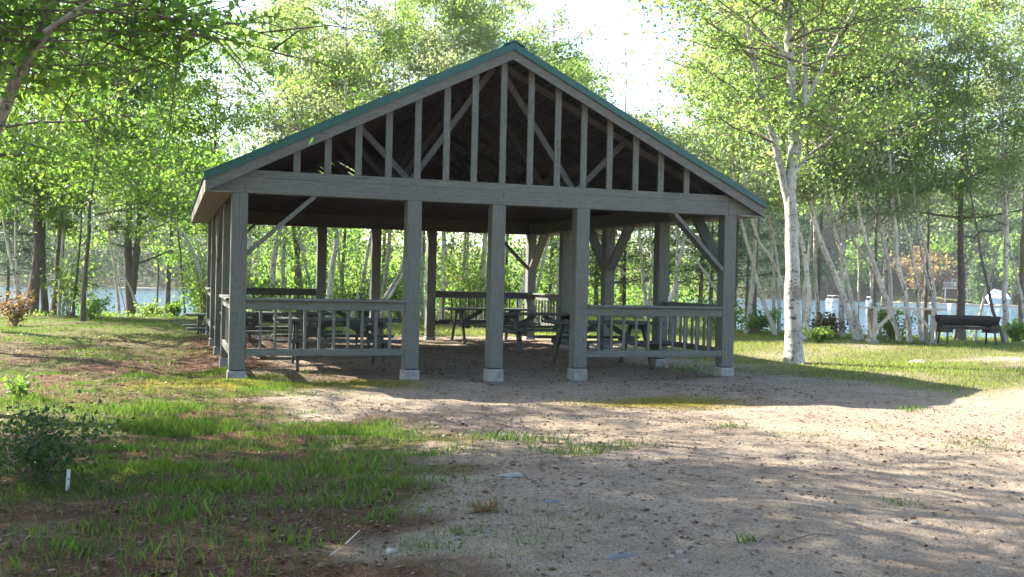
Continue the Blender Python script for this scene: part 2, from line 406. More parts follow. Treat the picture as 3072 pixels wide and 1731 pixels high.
# ------------------------------------------------------------------ pavilion
PX = [0., 2.355, 3.59, 4.896, 7.362]; PW = .2064
PYS = [0., 2.225, 4.536, 6.863, 9.10]
ZB, ZT, ZC = 2.5, 2.805, .15
pav = thing('picnic_pavilion', (3.78, 4.6, 0), 'large open gray timber picnic pavilion with green metal gable roof', 'pavilion')
PO = (3.78, 4.6, 0)
def pb(mb, name, mat, parent=pav, bev=0): return mb.build(name, mat, parent, PO, bev)
prng = random.Random(4)
def post(x, y, mat='paint', ch=ZC):
    p = pb(MB().box((x, y, ch), (x+PW, y+PW, ZB)), 'post', M[mat], bev=.008)
    e = .012
    cb = MB(); cb.add([(x-e-.012, y-e-.012, hz(x, y)-.25), (x+PW+e+.012, y-e-.012, hz(x, y)-.25), (x+PW+e+.012, y+PW+e+.012, hz(x, y)-.25), (x-e-.012, y+PW+e+.012, hz(x, y)-.25),
                     (x-e, y-e, ch-.012), (x+PW+e, y-e, ch-.012), (x+PW+e, y+PW+e, ch-.012), (x-e, y+PW+e, ch-.012)],
              [(0, 3, 2, 1), (4, 5, 6, 7), (0, 1, 5, 4), (1, 2, 6, 5), (2, 3, 7, 6), (3, 0, 4, 7)])
    f = cb.build('footing', M['concrete'], p, PO, .012)
    pb(MB().box((x+.03, y+.03, ch-.013), (x+PW-.03, y+PW-.03, ch+.01)), 'post_shim', M['rust'], p)
for x in PX: post(x, 0)
for y in PYS[1:4]:
    post(PX[0], y); post(PX[4], y, ch=.10)
post(PX[0], PYS[4]); post(PX[4], PYS[4], ch=.06)
for x in PX[1:4]: post(x, PYS[4], ch=.06)
# front header: two lengths with a stepped scarf joint over the centre post
xs = 3.755; gp = .004
h1 = MB().prism([(-.31, ZB), (xs-.085-gp, ZB), (xs-.085-gp, 2.60), (xs-gp, 2.60), (xs-gp, 2.70), (.03, 2.70), (-.31, 2.55)], .0, PW)
pb(h1, 'header_beam', M['paint_h'])
h2 = MB().prism([(xs-.085, ZB), (7.95, ZB), (7.95, 2.55), (7.61, 2.70), (xs, 2.70), (xs, 2.60+gp), (xs-.085, 2.60+gp)], .0, PW)
pb(h2, 'header_beam', M['paint_h'])
pl = MB().prism([(.04, 2.703), (7.60, 2.703), (7.39, ZT), (.25, ZT)], .004, PW-.01); pb(pl, 'sill_plate', M['paint_h'])
pb(MB().box((7.418, -.003, 2.502), (7.424, .0, 2.80)).box((.165, -.003, 2.502), (.171, .0, 2.60)), 'beam_joint', M['black'])
# back and side beams
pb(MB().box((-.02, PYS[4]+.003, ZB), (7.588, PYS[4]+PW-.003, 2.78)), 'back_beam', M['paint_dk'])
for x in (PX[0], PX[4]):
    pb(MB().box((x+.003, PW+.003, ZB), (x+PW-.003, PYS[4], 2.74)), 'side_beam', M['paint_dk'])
# roof
XR, XL, XE, YF, YB = 3.815, -.345, 7.985, -.12, 9.42
ZR, ZE = 4.80, 2.735
def slab(x0, z0, x1, z1, t, y0, y1): # slab under the line x0,z0 -> x1,z1, vertical thickness t
    return MB().prism([(x0, z0-t), (x1, z1-t), (x1, z1), (x0, z0)], y0, y1)
for (xe, s) in ((XL, -1), (XE, 1)):
    rp = pb(slab(xe+s*.02, ZE-.01, XR, ZR, .022, YF-.025, YB+.025) if s < 0 else slab(XR, ZR, xe+.02, ZE-.01, .022, YF-.025, YB+.025), 'roof_panel', M['green'])
    rb = MB()
    k = YF+.2
    while k < YB:
        rb.bar((xe+s*.015, k, ZE+.004), (XR, k, ZR+.012), .03, .03, (0, 1, 0)); k += .3
    rb.build('roof_ribs', M['green'], rp, PO)
    # green rake trim, painted rake fascia
    for (ya, yb, nm) in ((YF-.028, YF-.001, 'f'), (YB+.001, YB+.028, 'b')):
        q = MB()
        if s < 0: q.prism([(xe+s*.02, ZE-.115), (XR, ZR-.105), (XR, ZR-.023), (xe+s*.02, ZE-.035)], ya, yb)
        else: q.prism([(XR, ZR-.105), (xe+s*.02, ZE-.115), (xe+s*.02, ZE-.035), (XR, ZR-.023)], ya, yb)
        q.build('rake_trim', M['green'], rp, PO)
    for (ya, yb) in ((YF, YF+.04), (YB-.04, YB)):
        if s < 0: q = slab(xe, ZE-.093, XR-.001, ZR-.083, .155, ya, yb)
        else: q = slab(XR+.001, ZR-.083, xe, ZE-.093, .155, ya, yb)
        pb(q, 'rake_fascia', M['paint_h'])
    a = xe; bq = xe-s*.038
    pb(MB().box((min(a, bq), YF+.042, ZE-.245), (max(a, bq), YB-.042, ZE-.05)), 'eave_fascia', M['soffit'])
    pb(MB().box((min(bq, (PX[0]-.003 if s < 0 else PX[4]+PW+.003)), YF+.045, ZB-.01), (max(bq, (PX[0]-.003 if s < 0 else PX[4]+PW+.003)), YB-.045, ZB+.008)), 'soffit', M['soffit'])
    # deck boards under the metal, rafters
    dk = MB(); nb = 22
    for kk in range(nb):
        f0 = kk/nb; f1 = (kk+.78)/nb
        x0 = xe+(XR-xe)*f0; x1 = xe+(XR-xe)*f1; z0 = ZE-.035+(ZR-ZE)*f0; z1 = ZE-.035+(ZR-ZE)*f1
        if s < 0: dk.prism([(x0, z0-.025), (x1, z1-.025), (x1, z1), (x0, z0)], YF+.05, YB-.05)
        else: dk.prism([(x1, z1-.025), (x0, z0-.025), (x0, z0), (x1, z1)], YF+.05, YB-.05)
    pb(dk, 'roof_deck', M['rough_wood'])
pb(MB().prism([(XR-.16, ZR-.06), (XR, ZR+.012), (XR+.16, ZR-.06), (XR+.16, ZR-.04), (XR, ZR+.035), (XR-.16, ZR-.04)], YF-.032, YB+.032), 'ridge_cap', M['green'])
# gable studs
for x in [.834, 1.247, 1.662, 2.081, 2.488, 2.901, 3.311, 3.735, 4.152, 4.574, 4.989, 5.406, 5.835, 6.256, 6.693]:
    f = (x-XL)/(XR-XL) if x < XR else (XE-x)/(XE-XR)
    zt = ZE+(ZR-ZE)*f-.15
    wv = .047
    pb(MB().box((x-wv, .02, ZT-.0005+.001), (x+wv, .058, zt)), 'gable_stud', M['paint'], bev=.004)
# W trusses
def ztop(x): return (ZE+(ZR-ZE)*(x-XL)/(XR-XL) if x < XR else ZE+(ZR-ZE)*(XE-x)/(XE-XR))-.10
for kk, y in enumerate([.62, 1.72, 2.82, 3.92, 5.02, 6.12, 7.22, 8.3]):
    q = MB(); wv = .04
    q.bar((.02, y, 2.79), (7.55, y, 2.79), wv, .09)
    q.bar((XL+.2, y, ztop(XL+.2)-.04), (XR, y, ztop(XR)-.05), wv, .09); q.bar((XR, y, ztop(XR)-.05), (XE-.2, y, ztop(XE-.2)-.04), wv, .09)
    jl, jr = 2.52, 5.10
    q.bar((jl, y+.042, 2.80), (XR-.05, y+.042, ztop(XR)-.12), wv, .085); q.bar((jr, y+.042, 2.80), (XR+.05, y+.042, ztop(XR)-.12), wv, .085)
    q.bar((jl, y-.042, 2.80), (1.72, y-.042, ztop(1.72)-.06), wv, .085); q.bar((jr, y-.042, 2.80), (5.9, y-.042, ztop(5.9)-.06), wv, .085)
    pb(q, 'roof_truss', M['truss_wood'] if kk == 0 else M['rough_wood'])  # front truss lighter, deeper ones get the colour with shade in it
# boarded back gable (diagonal boards, a few gone)
q = MB(); al = math.atan2(ZR-ZE, XE-XR); ux, uz = math.cos(al), -math.sin(al)
bw = .14; skip = {}
for kk in range(-30, 45):
    # board lines parallel to the right rake, clipped to the gable triangle
    off = kk*bw
    def seg(o_):
        # points p = (XL+o_,2.79)+t*(ux,uz) ; param along downwards-right; inside: z>=2.79 and below left rake
        # left rake line z = ZE-.06 + m (x-XL)
        mL = (ZR-ZE)/(XR-XL)
        # intersection with left rake and with z=2.79
        x_b = XL+o_*1.6; z_b = 2.785
        # go up-left from (x_b,z_b) along (-ux,-uz) until left rake
        # z_b - t*uz... = ZE-.07+mL*(x_b - t*ux - XL)
        t = ((ZE-.07+mL*(x_b-XL))-z_b)/(-uz+mL*ux)
        return x_b, z_b, t
    xg = XL+off*1.6; x0, z0, t0 = seg(off); x1, z1, t1 = seg(off+bw-.003)
    if t1 <= .02 or x1 > XE-.1: continue
    t0 = max(t0, .0)
    A = (x0, z0); B = (x1, z1); Cc = (x1-ux*t1, z1-uz*t1); Dd = (x0-ux*t0, z0-uz*t0)
    if 3.7 < xg < 5.3 and kk % 3 != 1 and t0 > 1:
        fa_ = .42+.1*(kk % 2); lo = (x0-ux*t0*fa_, z0-uz*t0*fa_); hi = (x1-ux*t1*fa_, z1-uz*t1*fa_)
        q.prism([A, B, hi, lo], 9.21, 9.232)
        x2, z2, t2 = seg(off+bw-.045); lo2 = (x2-ux*t2*fa_, z2-uz*t2*fa_); q.prism([lo, lo2, (x2-ux*t2, z2-uz*t2), Dd], 9.21, 9.232)
    else: q.prism([A, B, Cc, Dd] if t0 > 0 else [A, B, Cc], 9.21, 9.232)
bgo = pb(q, 'back_gable_boards', M['rough_wood'])

def rail(p0, p1, nb, ztop_=1.11, side=(0, 1, 0), mat='paint', over=.05, out=None, thick=.04):
    """railing between two points (x,y); cap board, top rail, bottom rail, balusters"""
    p0 = np.array(p0, float); p1 = np.array(p1, float); sd = np.array(side, float)
    def P(t, z, o=0): a = p0+(p1-p0)*t; return (a[0]+sd[0]*o, a[1]+sd[1]*o, z)
    r = pb(MB().bar(P(0, ztop_-.088), P(1, ztop_-.088), thick, .128-.004, sd) if False else MB().bar(P(0, ztop_-.095), P(1, ztop_-.095), thick, .12, sd), 'railing', M[mat+'_h' if mat == 'paint' else mat], bev=.004)
    MB().bar(P(0, ztop_-.0155), P(1, ztop_-.0155), .15, .035, sd).build('cap_board', M[mat+'_h' if mat == 'paint' else mat], r, PO, .004)
    MB().bar(P(0, ztop_-.725), P(1, ztop_-.725), thick, .095, sd).build('bottom_rail', M[mat+'_h' if mat == 'paint' else mat], r, PO, .004)
    for kk in range(nb):
        t = (kk+1)/(nb+1.)
        MB().bar(P(t, ztop_-.155, thick*.5+.018), P(t, ztop_-.677, thick*.5+.018), .034, .036, sd).build('baluster', M[mat], r, PO)
rail((PX[0]+PW+.002, .03), (PX[1]-.002, .03), 10)
rail((PX[3]+PW+.002, .03), (PX[4]-.002, .03), 10, 1.08)
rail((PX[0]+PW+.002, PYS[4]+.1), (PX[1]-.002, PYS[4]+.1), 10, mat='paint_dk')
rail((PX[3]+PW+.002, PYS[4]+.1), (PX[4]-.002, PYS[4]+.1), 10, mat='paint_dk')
for x, s in ((PX[0]+.03, 1), (PX[4]+PW-.03, -1)):
    rail((x, PW+.002), (x, PYS[1]-.002), 9, 1.10, (s, 0, 0), 'paint')
    rail((x, PYS[3]+PW+.002), (x, PYS[4]-.002), 9, 1.10, (s, 0, 0), 'paint')
# knee braces (planks the full depth of a post)
def brace(xa, za, xb, zb, y0, y1, mat='paint', th=.055):
    d = np.array([xb-xa, zb-za]); d /= np.linalg.norm(d); nrm = np.array([-d[1], d[0]])*th/2
    pb(MB().prism([(xa-nrm[0], za-nrm[1]), (xb-nrm[0], zb-nrm[1]), (xb+nrm[0], zb+nrm[1]), (xa+nrm[0], za+nrm[1])], y0, y1), 'knee_brace', M[mat])
brace(PX[0]+PW-.01, 1.69, 1.10, ZB+.01, .03, .17)
brace(6.49, ZB+.01, PX[4]+.01, 1.64, .0+.012, .19)
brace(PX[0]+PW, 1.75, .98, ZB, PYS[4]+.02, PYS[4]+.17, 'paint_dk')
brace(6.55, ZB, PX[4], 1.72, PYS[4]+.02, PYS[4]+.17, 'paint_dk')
def side_brace(x, ya, za, yb, zb):
    pb(MB().bar((x, ya, za), (x, yb, zb), .19, .06, (1, 0, 0)), 'knee_brace', M['paint'])
xr = PX[4]+PW/2
side_brace(xr, PW, 1.66, 1.08, ZB); side_brace(xr, PYS[2], 1.66, PYS[2]-.88, ZB); side_brace(xr, PYS[2]+PW, 1.66, PYS[2]+PW+.88, ZB); side_brace(xr, PYS[4], 1.66, PYS[4]-.85, ZB)
xl = PX[0]+PW/2
side_brace(xl, PYS[2], 1.66, PYS[2]-.88, ZB); side_brace(xl, PYS[2]+PW, 1.66, PYS[2]+PW+.88, ZB)

# ------------------------------------------------------------------ picnic tables
def make_table(L=1.95):
    t = thing('picnic_table', (0, 0, 0), '', 'table', 'picnic tables in and beside the pavilion')
    tt = MB(); 
    for k in range(5): tt.box((-L/2, -.36+k*.146, .715), (L/2, -.36+k*.146+.138, .755))
    tt.build('tabletop', M['table'], t)
    for s in (-1, 1):
        bb = MB()
        for k in range(2): bb.box((-L/2, s*.68-.14+k*.142, .425), (L/2, s*.68-.14+k*.142+.135, .463))
        bb.build('bench', M['table'], t)
    for sx in (-1, 1):
        x = sx*L*.33
        for s in (-1, 1):
            MB().bar((x, s*.62, .0), (x, s*.24, .68), .042, .09, (1, 0, 0)).build('leg', M['table'], t)
        MB().box((x+.024, -.78, .33), (x+.062, .78, .424)).build('seat_support', M['table'], t)
        MB().box((x+.024, -.35, .62), (x+.062, .35, .714)).build('top_cleat', M['table'], t)
        MB().bar((x-sx*.0, 0, .40), (sx*.10, 0, .70), .038, .085).build('brace', M['table'], t)
    return t
def copy_tree(o, parent=None):
    c = o.copy(); col.objects.link(c)
    if parent: c.parent = parent
    for ch in list(o.children): copy_tree(ch, c)
    return c
tb = make_table()
TABS = [(1.75, 2.1, -3, 0, 'gray green picnic table behind the left front railing, nearest on that side'),
        (1.05, 4.5, 6, 0, 'gray green picnic table second from the front on the left side'),
        (2.35, 6.8, 2, 0, 'dark picnic table with crossed braces farthest back on the left under the roof'),
        (6.05, 8.15, -2, 0, 'dark picnic table against the back railing, seen between the two middle front posts'),
        (6.22, 2.0, 1, 0, 'gray green picnic table just behind the right front railing'),
        (6.35, 5.5, 4, 0, 'picnic table halfway back on the right side of the pavilion'),
        (.55, 10.85, 3, -.30, 'low weathered picnic table outside the back left corner of the pavilion')]
for k, (x, y, a, z, lab) in enumerate(TABS):
    o = tb if k == 0 else copy_tree(tb)
    o.location = (x, y, z+max(0, hz(x, y)) if z == 0 else z); o.rotation_euler = (0, 0, R(a)); o['label'] = lab

# ------------------------------------------------------------------ serving table and grill on the right
p0 = onz(2232, 882); p1 = onz(2395, 878)
c0 = (at(2264, 870, 26.0)); c0[2] = hz(c0[0], c0[1])
t = thing('serving_table', c0, 'weathered pale wooden serving table on crossed legs beside the grill', 'table'); t.rotation_euler = (0, 0, R(-26))
q = MB()
for k in range(4): q.box((-1.02+.03*(k % 2), -.34+k*.172, .865), (1.03-.02*(k % 3), -.34+k*.172+.165, .905))
q.build('tabletop', M['oldwood'], t)
for sx in (-1, 1):
    x = sx*.70
    MB().box((x-.045, -.34, .74), (x+.045, .34, .864)).build('cleat', M['oldwood'], t)
    for s in (-1, 1):
        MB().box((x-.042, s*.29-.042, .07), (x+.042, s*.29+.042, .739)).build('leg', M['oldwood'], t)
    MB().bar((x-.06, -.27, .1), (x-.06, .27, .70), .03, .085, (1, 0, 0)).build('cross_brace', M['oldwood'], t)
    MB().bar((x+.06, .27, .1), (x+.06, -.27, .70), .03, .085, (1, 0, 0)).build('cross_brace', M['oldwood'], t)
    MB().box((x-.09, -.42, -.03), (x+.09, .42, .069)).build('footing', M['concrete'], t, bev=.01)
    MB().bar((x-sx*.03, -.36, .36), (sx*.22, -.36, .84), .03, .08).build('brace', M['oldwood'], t)
g0 = at(2432, 874, 25.6); g0[2] = hz(g0[0], g0[1])
t = thing('barrel_grill', g0, 'black half barrel charcoal grill on iron legs by the pine trunk', 'grill'); t.rotation_euler = (0, 0, R(-14))
q = MB(); nseg = 12; Lg = .76
def arcp(x, r): return [(x, r*math.cos(math.pi+a*math.pi/nseg), .73+r*math.sin(math.pi+a*math.pi/nseg)*.92) for a in range(nseg+1)]
rings = [arcp(-Lg, .06), arcp(-Lg+.01, .20), arcp(-Lg+.05, .27), arcp(Lg-.05, .27), arcp(Lg-.01, .20), arcp(Lg, .06)]
V = [p for r_ in rings for p in r_]; n1 = nseg+1
q.add(V, [(a*n1+k, a*n1+k+1, (a+1)*n1+k+1, (a+1)*n1+k) for a in range(len(rings)-1) for k in range(nseg)])
ob = q.build('firebox', M['black'], t); sd_ = ob.modifiers.new('solid', 'SOLIDIFY'); sd_.thickness = .012
q = MB()
for k in range(16): q.bar((-.70, -.24+k*.032, .722), (.70, -.24+k*.032, .722), .008, .008)
for k in range(5): q.bar((-.66+k*.33, -.26, .713), (-.66+k*.33, .26, .713), .008, .008)
q.build('grate', M['rust'], t)
q = MB(); q.bar((-Lg, -.27, .735), (Lg, -.27, .735), .02, .02); q.bar((-Lg, .27, .735), (Lg, .27, .735), .02, .02); q.build('rim', M['black'], t)
for s in (-1, 1): MB().tube([(s*Lg, 0, .68), (s*(Lg+.17), 0, .685)], [.013, .013], 6).build('handle', M['black'], t)
for sx in (-1, 1):
    for sy in (-1, 1): MB().bar((sx*.60, sy*.17, .52), (sx*.64, sy*.24, -.02), .035, .035).build('leg', M['black'], t)
    MB().box((sx*.60-.10, -.2, .32), (sx*.60+.12, .2, .50)).build('leg_bracket', M['rust'], t)
MB().box((-.50, -.15, .395), (.50, .15, .47)).build('ash_tray', M['rust'], t)

# ------------------------------------------------------------------ trees
def tree(name, label, cat, trace, H, c0, r0, bark, leafmat_, seed, group=None, nleaf=9000, lsize=.075, crown_w=1.7, nbr=16, spread=.35, lift=.7, droop=.4,
         topdrift=(0, 0), sides=8, flare=1.25, extra=(), clump=.34, low=0.0, pine=False, aspect=.62):
    """trace: list of world points from the base up; the trunk carries on to height H; crown from height c0"""
    rng = RS(seed)
    tr = np.array(trace, float); base = tr[0].copy(); base[2] = hz(base[0], base[1])
    tr = tr[tr[:, 2] > base[2]+.15] if (tr[:, 2] > base[2]+.15).sum() >= 1 else tr[-1:]
    pts = [base-np.array([0, 0, .15]), base]+list(tr)
    last = pts[-1]; d = unit(pts[-1]-pts[-2]); z = last[2]
    k = 0
    while z < H-.3:
        step = min(1.3, H-z); d = unit(d*.62+np.array([topdrift[0]*.3+rng.normal()*.03, topdrift[1]*.3+rng.normal()*.03, .42]))
        last = last+d*step/max(d[2], .4); pts.append(last); z = last[2]; k += 1
    line = smooth_line(pts, max(14, int(H*2.2)))
    zz = (line[:, 2]-base[2])/(H-base[2]); rad = r0*np.clip(1-.93*np.clip(zz, 0, 1)**.85, .06, 1)
    rad *= 1+(flare-1)*np.exp(-np.clip(line[:, 2]-base[2], 0, 9)/.22)
    line += rng.normal(size=line.shape)*.012
    parts = [tube(line-base, rad, sides)]
    pts_c = []; wts = []
    allbr = [(line, rad, c0)]
    for (et, er) in extra:                     # extra main limbs given as traces
        el = smooth_line(et, 12); err = np.linspace(er, er*.3, 12); parts.append(tube(el-base, err, 7)); allbr.append((el, err, el[1, 2]))
    for (ln, rd, cz) in allbr:
        top = ln[-1, 2]; share = 1. if ln is line else .55
        for bi in range(int(nbr*share)):
            f = ((bi+rng.rand())/int(nbr*share)); zb = cz+(top-cz)*(f**.9)*.97
            kk = min(max(1, int(np.searchsorted(ln[:, 2], zb))), len(ln)-1); p = ln[kk]; rb = min(rd[kk]*.5, .055 if pine or bark is M['bark'] else .024)
            a = rng.rand()*6.283 if not pine else bi*2.4+rng.rand()
            if pine: Lb = crown_w*(1.05-f)**.75*(.7+.5*rng.rand())
            else: Lb = crown_w*(.35+.9*math.sin(math.pi*min(1, .18+.80*f)))*(.65+.55*rng.rand())
            out = np.array([math.cos(a), math.sin(a), 0.]); ss = np.linspace(0, 1, 6)
            up = lift*(.6+.6*rng.rand())
            bl = p+out*Lb*ss[:, None]+np.array([0, 0, 1.])*(Lb*up*(ss-.45*ss**2 if not pine else .1*ss+.12*ss**2))[:, None]
            bl[1:] += rng.normal(size=(5, 3))*.06*Lb*ss[1:, None]
            parts.append(tube(bl-base, np.linspace(rb, .006, 6), 5))
            for sb in range(5 if not pine else 6):
                s0 = .3+.68*rng.rand(); q0 = bl[0]+(bl[-1]-bl[0])*0; i0 = int(s0*5); q0 = bl[i0]+(bl[min(i0+1, 5)]-bl[i0])*(s0*5-i0)
                dv = unit(out*.5+np.array([rng.normal()*.7, rng.normal()*.7, rng.normal()*.35+(.15 if not pine else .05)])); Ls = Lb*(.25+.35*rng.rand())
                q1 = q0+dv*Ls*.6; q2 = q0+dv*Ls-np.array([0, 0, droop*.25*Ls])
                parts.append(tube(np.array([q0, q1, q2])-base, [.010, .007, .003], 3))
                for tt_ in (.35, .7, 1.): pts_c.append(q0+(q2-q0)*tt_); wts.append(1.)
            for tt_ in (3, 4, 5): pts_c.append(bl[tt_]); wts.append(.8)
    nmain = sum(len(f) for v, f in parts[:1+len(extra)])
    V, Fc = join([(np.asarray(v), np.asarray(f)) for v, f in parts])
    th = thing(name, base, label, cat, group)
    tm = npmesh('trunk', V, Fc, bark, True)
    if bark in (M['birch'], M['birchfar'], M['birchdark']):
        tm.materials.append(M['twig']); tm.polygons.foreach_set('material_index', (np.arange(len(Fc)) >= nmain).astype(np.int32))
    link('trunk', tm, th)
    C = np.array(pts_c)-base
    if low > 0:  # some leaf sprays on the lower stem
        kq = int(low*len(C)); zz = base[2]+.6+rng.rand(kq)*(c0-base[2]-.4); ii = np.clip(np.searchsorted(line[:, 2], zz), 0, len(line)-1)
        aa = rng.rand(kq)*6.283; rr = .2+.7*rng.rand(kq)
        C = np.vstack([C, line[ii]-base+np.stack([np.cos(aa)*rr, np.sin(aa)*rr, rng.normal(size=kq)*.2], 1)])
    idx = rng.randint(0, len(C), nleaf)
    P = C[idx]+rng.normal(size=(nleaf, 3))*clump*np.array([1, 1, .75 if not pine else .28])*(.25+.75*rng.rand(nleaf, 1)**1.5)
    leaf_obj('crown', P, lsize, leafmat_, rng, th, droop if not pine else -.1, aspect)
    return th

def dtrace(pts, dep, base=None):
    """pixel trace on the photo (2576 wide) at a given distance -> world points standing in the wood"""
    return [at(u, v, dep) for u, v in pts]
_tn = [100]
def birch(pts, dep, label, H=10.5, c0=4.2, r=.075, n=7000, cw=1.5, seed=None, mat='birchfar', leaf='leaf_birch', group='birch trees along the shore', **k):
    _tn[0] += 1
    tr = dtrace(pts, dep)
    # stand it on the ground straight below its traced foot
    b0 = tr[0].copy(); d = unit(tr[1]-tr[0]) if len(tr) > 1 else np.array([0, 0, 1.])
    zg = hz(b0[0], b0[1])
    if b0[2] > zg: tr = [b0-d*((b0[2]-zg)/max(d[2], .5))*.9]+tr
    return tree('birch_tree', label, 'birch', tr, H, c0, r, M[mat], M[leaf], seed or _tn[0], group, n, k.pop('ls', .085), cw, **k)

# --- birches behind the pavilion (seen under its roof); traces from left to right
B = [
 ([(681, 740), (690, 641), (706, 573)], 33, .12, 10.5, 'thick leaning birch left of the back post, first stem seen past the left knee brace', {}),
 ([(713, 740), (713, 649), (717, 577)], 34, .09, 11.5, 'straight upright birch close to the right of the thick leaning stem', {}),
 ([(758, 750), (749, 656), (743, 606)], 36, .10, 11, 'dark barked slim tree between two pale stems left of the back post', dict(mat='bark')),
 ([(785, 745), (767, 663), (749, 573)], 35, .06, 10, 'thin birch leaning left just before the leftmost free back post', {}),
 ([(826, 770), (835, 670), (849, 577)], 32, .10, 12.5, 'stout birch leaning right, beside the leftmost free back post', {}),
 ([(866, 770), (856, 684), (849, 613)], 36, .06, 9.5, 'thin dim birch crossing behind the stout right leaning one', {}),
 ([(895, 765), (915, 699), (926, 631), (935, 577)], 32.5, .075, 9, 'curved birch sweeping right to the second back post', {}),
 ([(921, 760), (935, 684), (942, 620)], 35, .05, 9, 'thin pale birch half hidden by the second back post', {}),
 ([(962, 760), (974, 656), (980, 584)], 33, .085, 12.5, 'upright birch with dark bands right of the second back post', {}),
 ([(962, 760), (999, 699), (1020, 640)], 32, .07, 11.5, 'strongly leaning pale birch beside the second front post, upper of two', {}),
 ([(972, 762), (1008, 702), (1040, 650)], 31.5, .06, 10.5, 'strongly leaning pale birch beside the second front post, lower of two', {}),
 ([(1064, 770), (1062, 692), (1060, 600)], 34, .06, 11.5, 'slim birch just left of the third back post', {}),
 ([(1112, 770), (1114, 735), (1118, 584)], 31, .085, 12.8, 'bright white upright birch right of the third back post', {}),
 ([(1122, 720), (1128, 670), (1140, 598)], 31.3, .035, 9, 'thin side stem leaning right against the bright upright birch', {}),
 ([(1171, 760), (1173, 735), (1177, 602)], 37, .07, 12, 'dim upright birch between the bright one and the thick pair', {}),
 ([(1198, 762), (1205, 736), (1214, 677), (1221, 588)], 32, .10, 11.5, 'thick pale birch just left of the third front post', {}),
 ([(1212, 760), (1224, 690), (1234, 600)], 31, .07, 10.8, 'pale birch hugging the thick one by the third front post', {}),
 ([(1300, 800), (1307, 767), (1322, 692), (1330, 620)], 29.5, .085, 8, 'white birch stem rising beside the back right corner post', {}),
 ([(1343, 765), (1363, 670), (1380, 590)], 33, .06, 8.3, 'banded birch leaning right past the back right corner', {}),
 ([(1376, 765), (1400, 706), (1425, 640)], 34, .035, 7, 'very thin birch leaning right behind the right side railing', {}),
 ([(1402, 765), (1402, 743), (1404, 595)], 33, .05, 8, 'slim straight birch left of the fourth front post', {}),
 ([(1627, 790), (1624, 768), (1619, 702), (1608, 600)], 31, .075, 6.2, 'white birch leaning left, one of a V shaped pair by the right front railing', {}),
 ([(1630, 790), (1633, 768), (1639, 692), (1637, 600)], 31, .065, 6.0, 'upright white birch, right stem of the V shaped pair', {}),
 ([(1681, 790), (1685, 761), (1701, 702), (1716, 631), (1725, 580)], 30, .075, 7.4, 'white birch leaning right under the right knee brace', {}),
 ([(1700, 790), (1700, 761), (1703, 690)], 31, .075, 5.8, 'short white birch beside the one under the right knee brace', {}),
 ([(1830, 790), (1803, 735), (1762, 670), (1694, 588)], 30, .05, 5.8, 'thin birch slanting far left behind the right front corner post', {}),
]
for k, (pts, dep, r, H, lab, kw) in enumerate(B):
    birch(pts, dep, lab, H, min(4.6, H*.52), r, n=int(820*H), cw=1.7 if H > 7 else 1.2, leaf='leaf_birch2' if k % 3 == 1 else 'leaf_birch', low=.10, **kw)

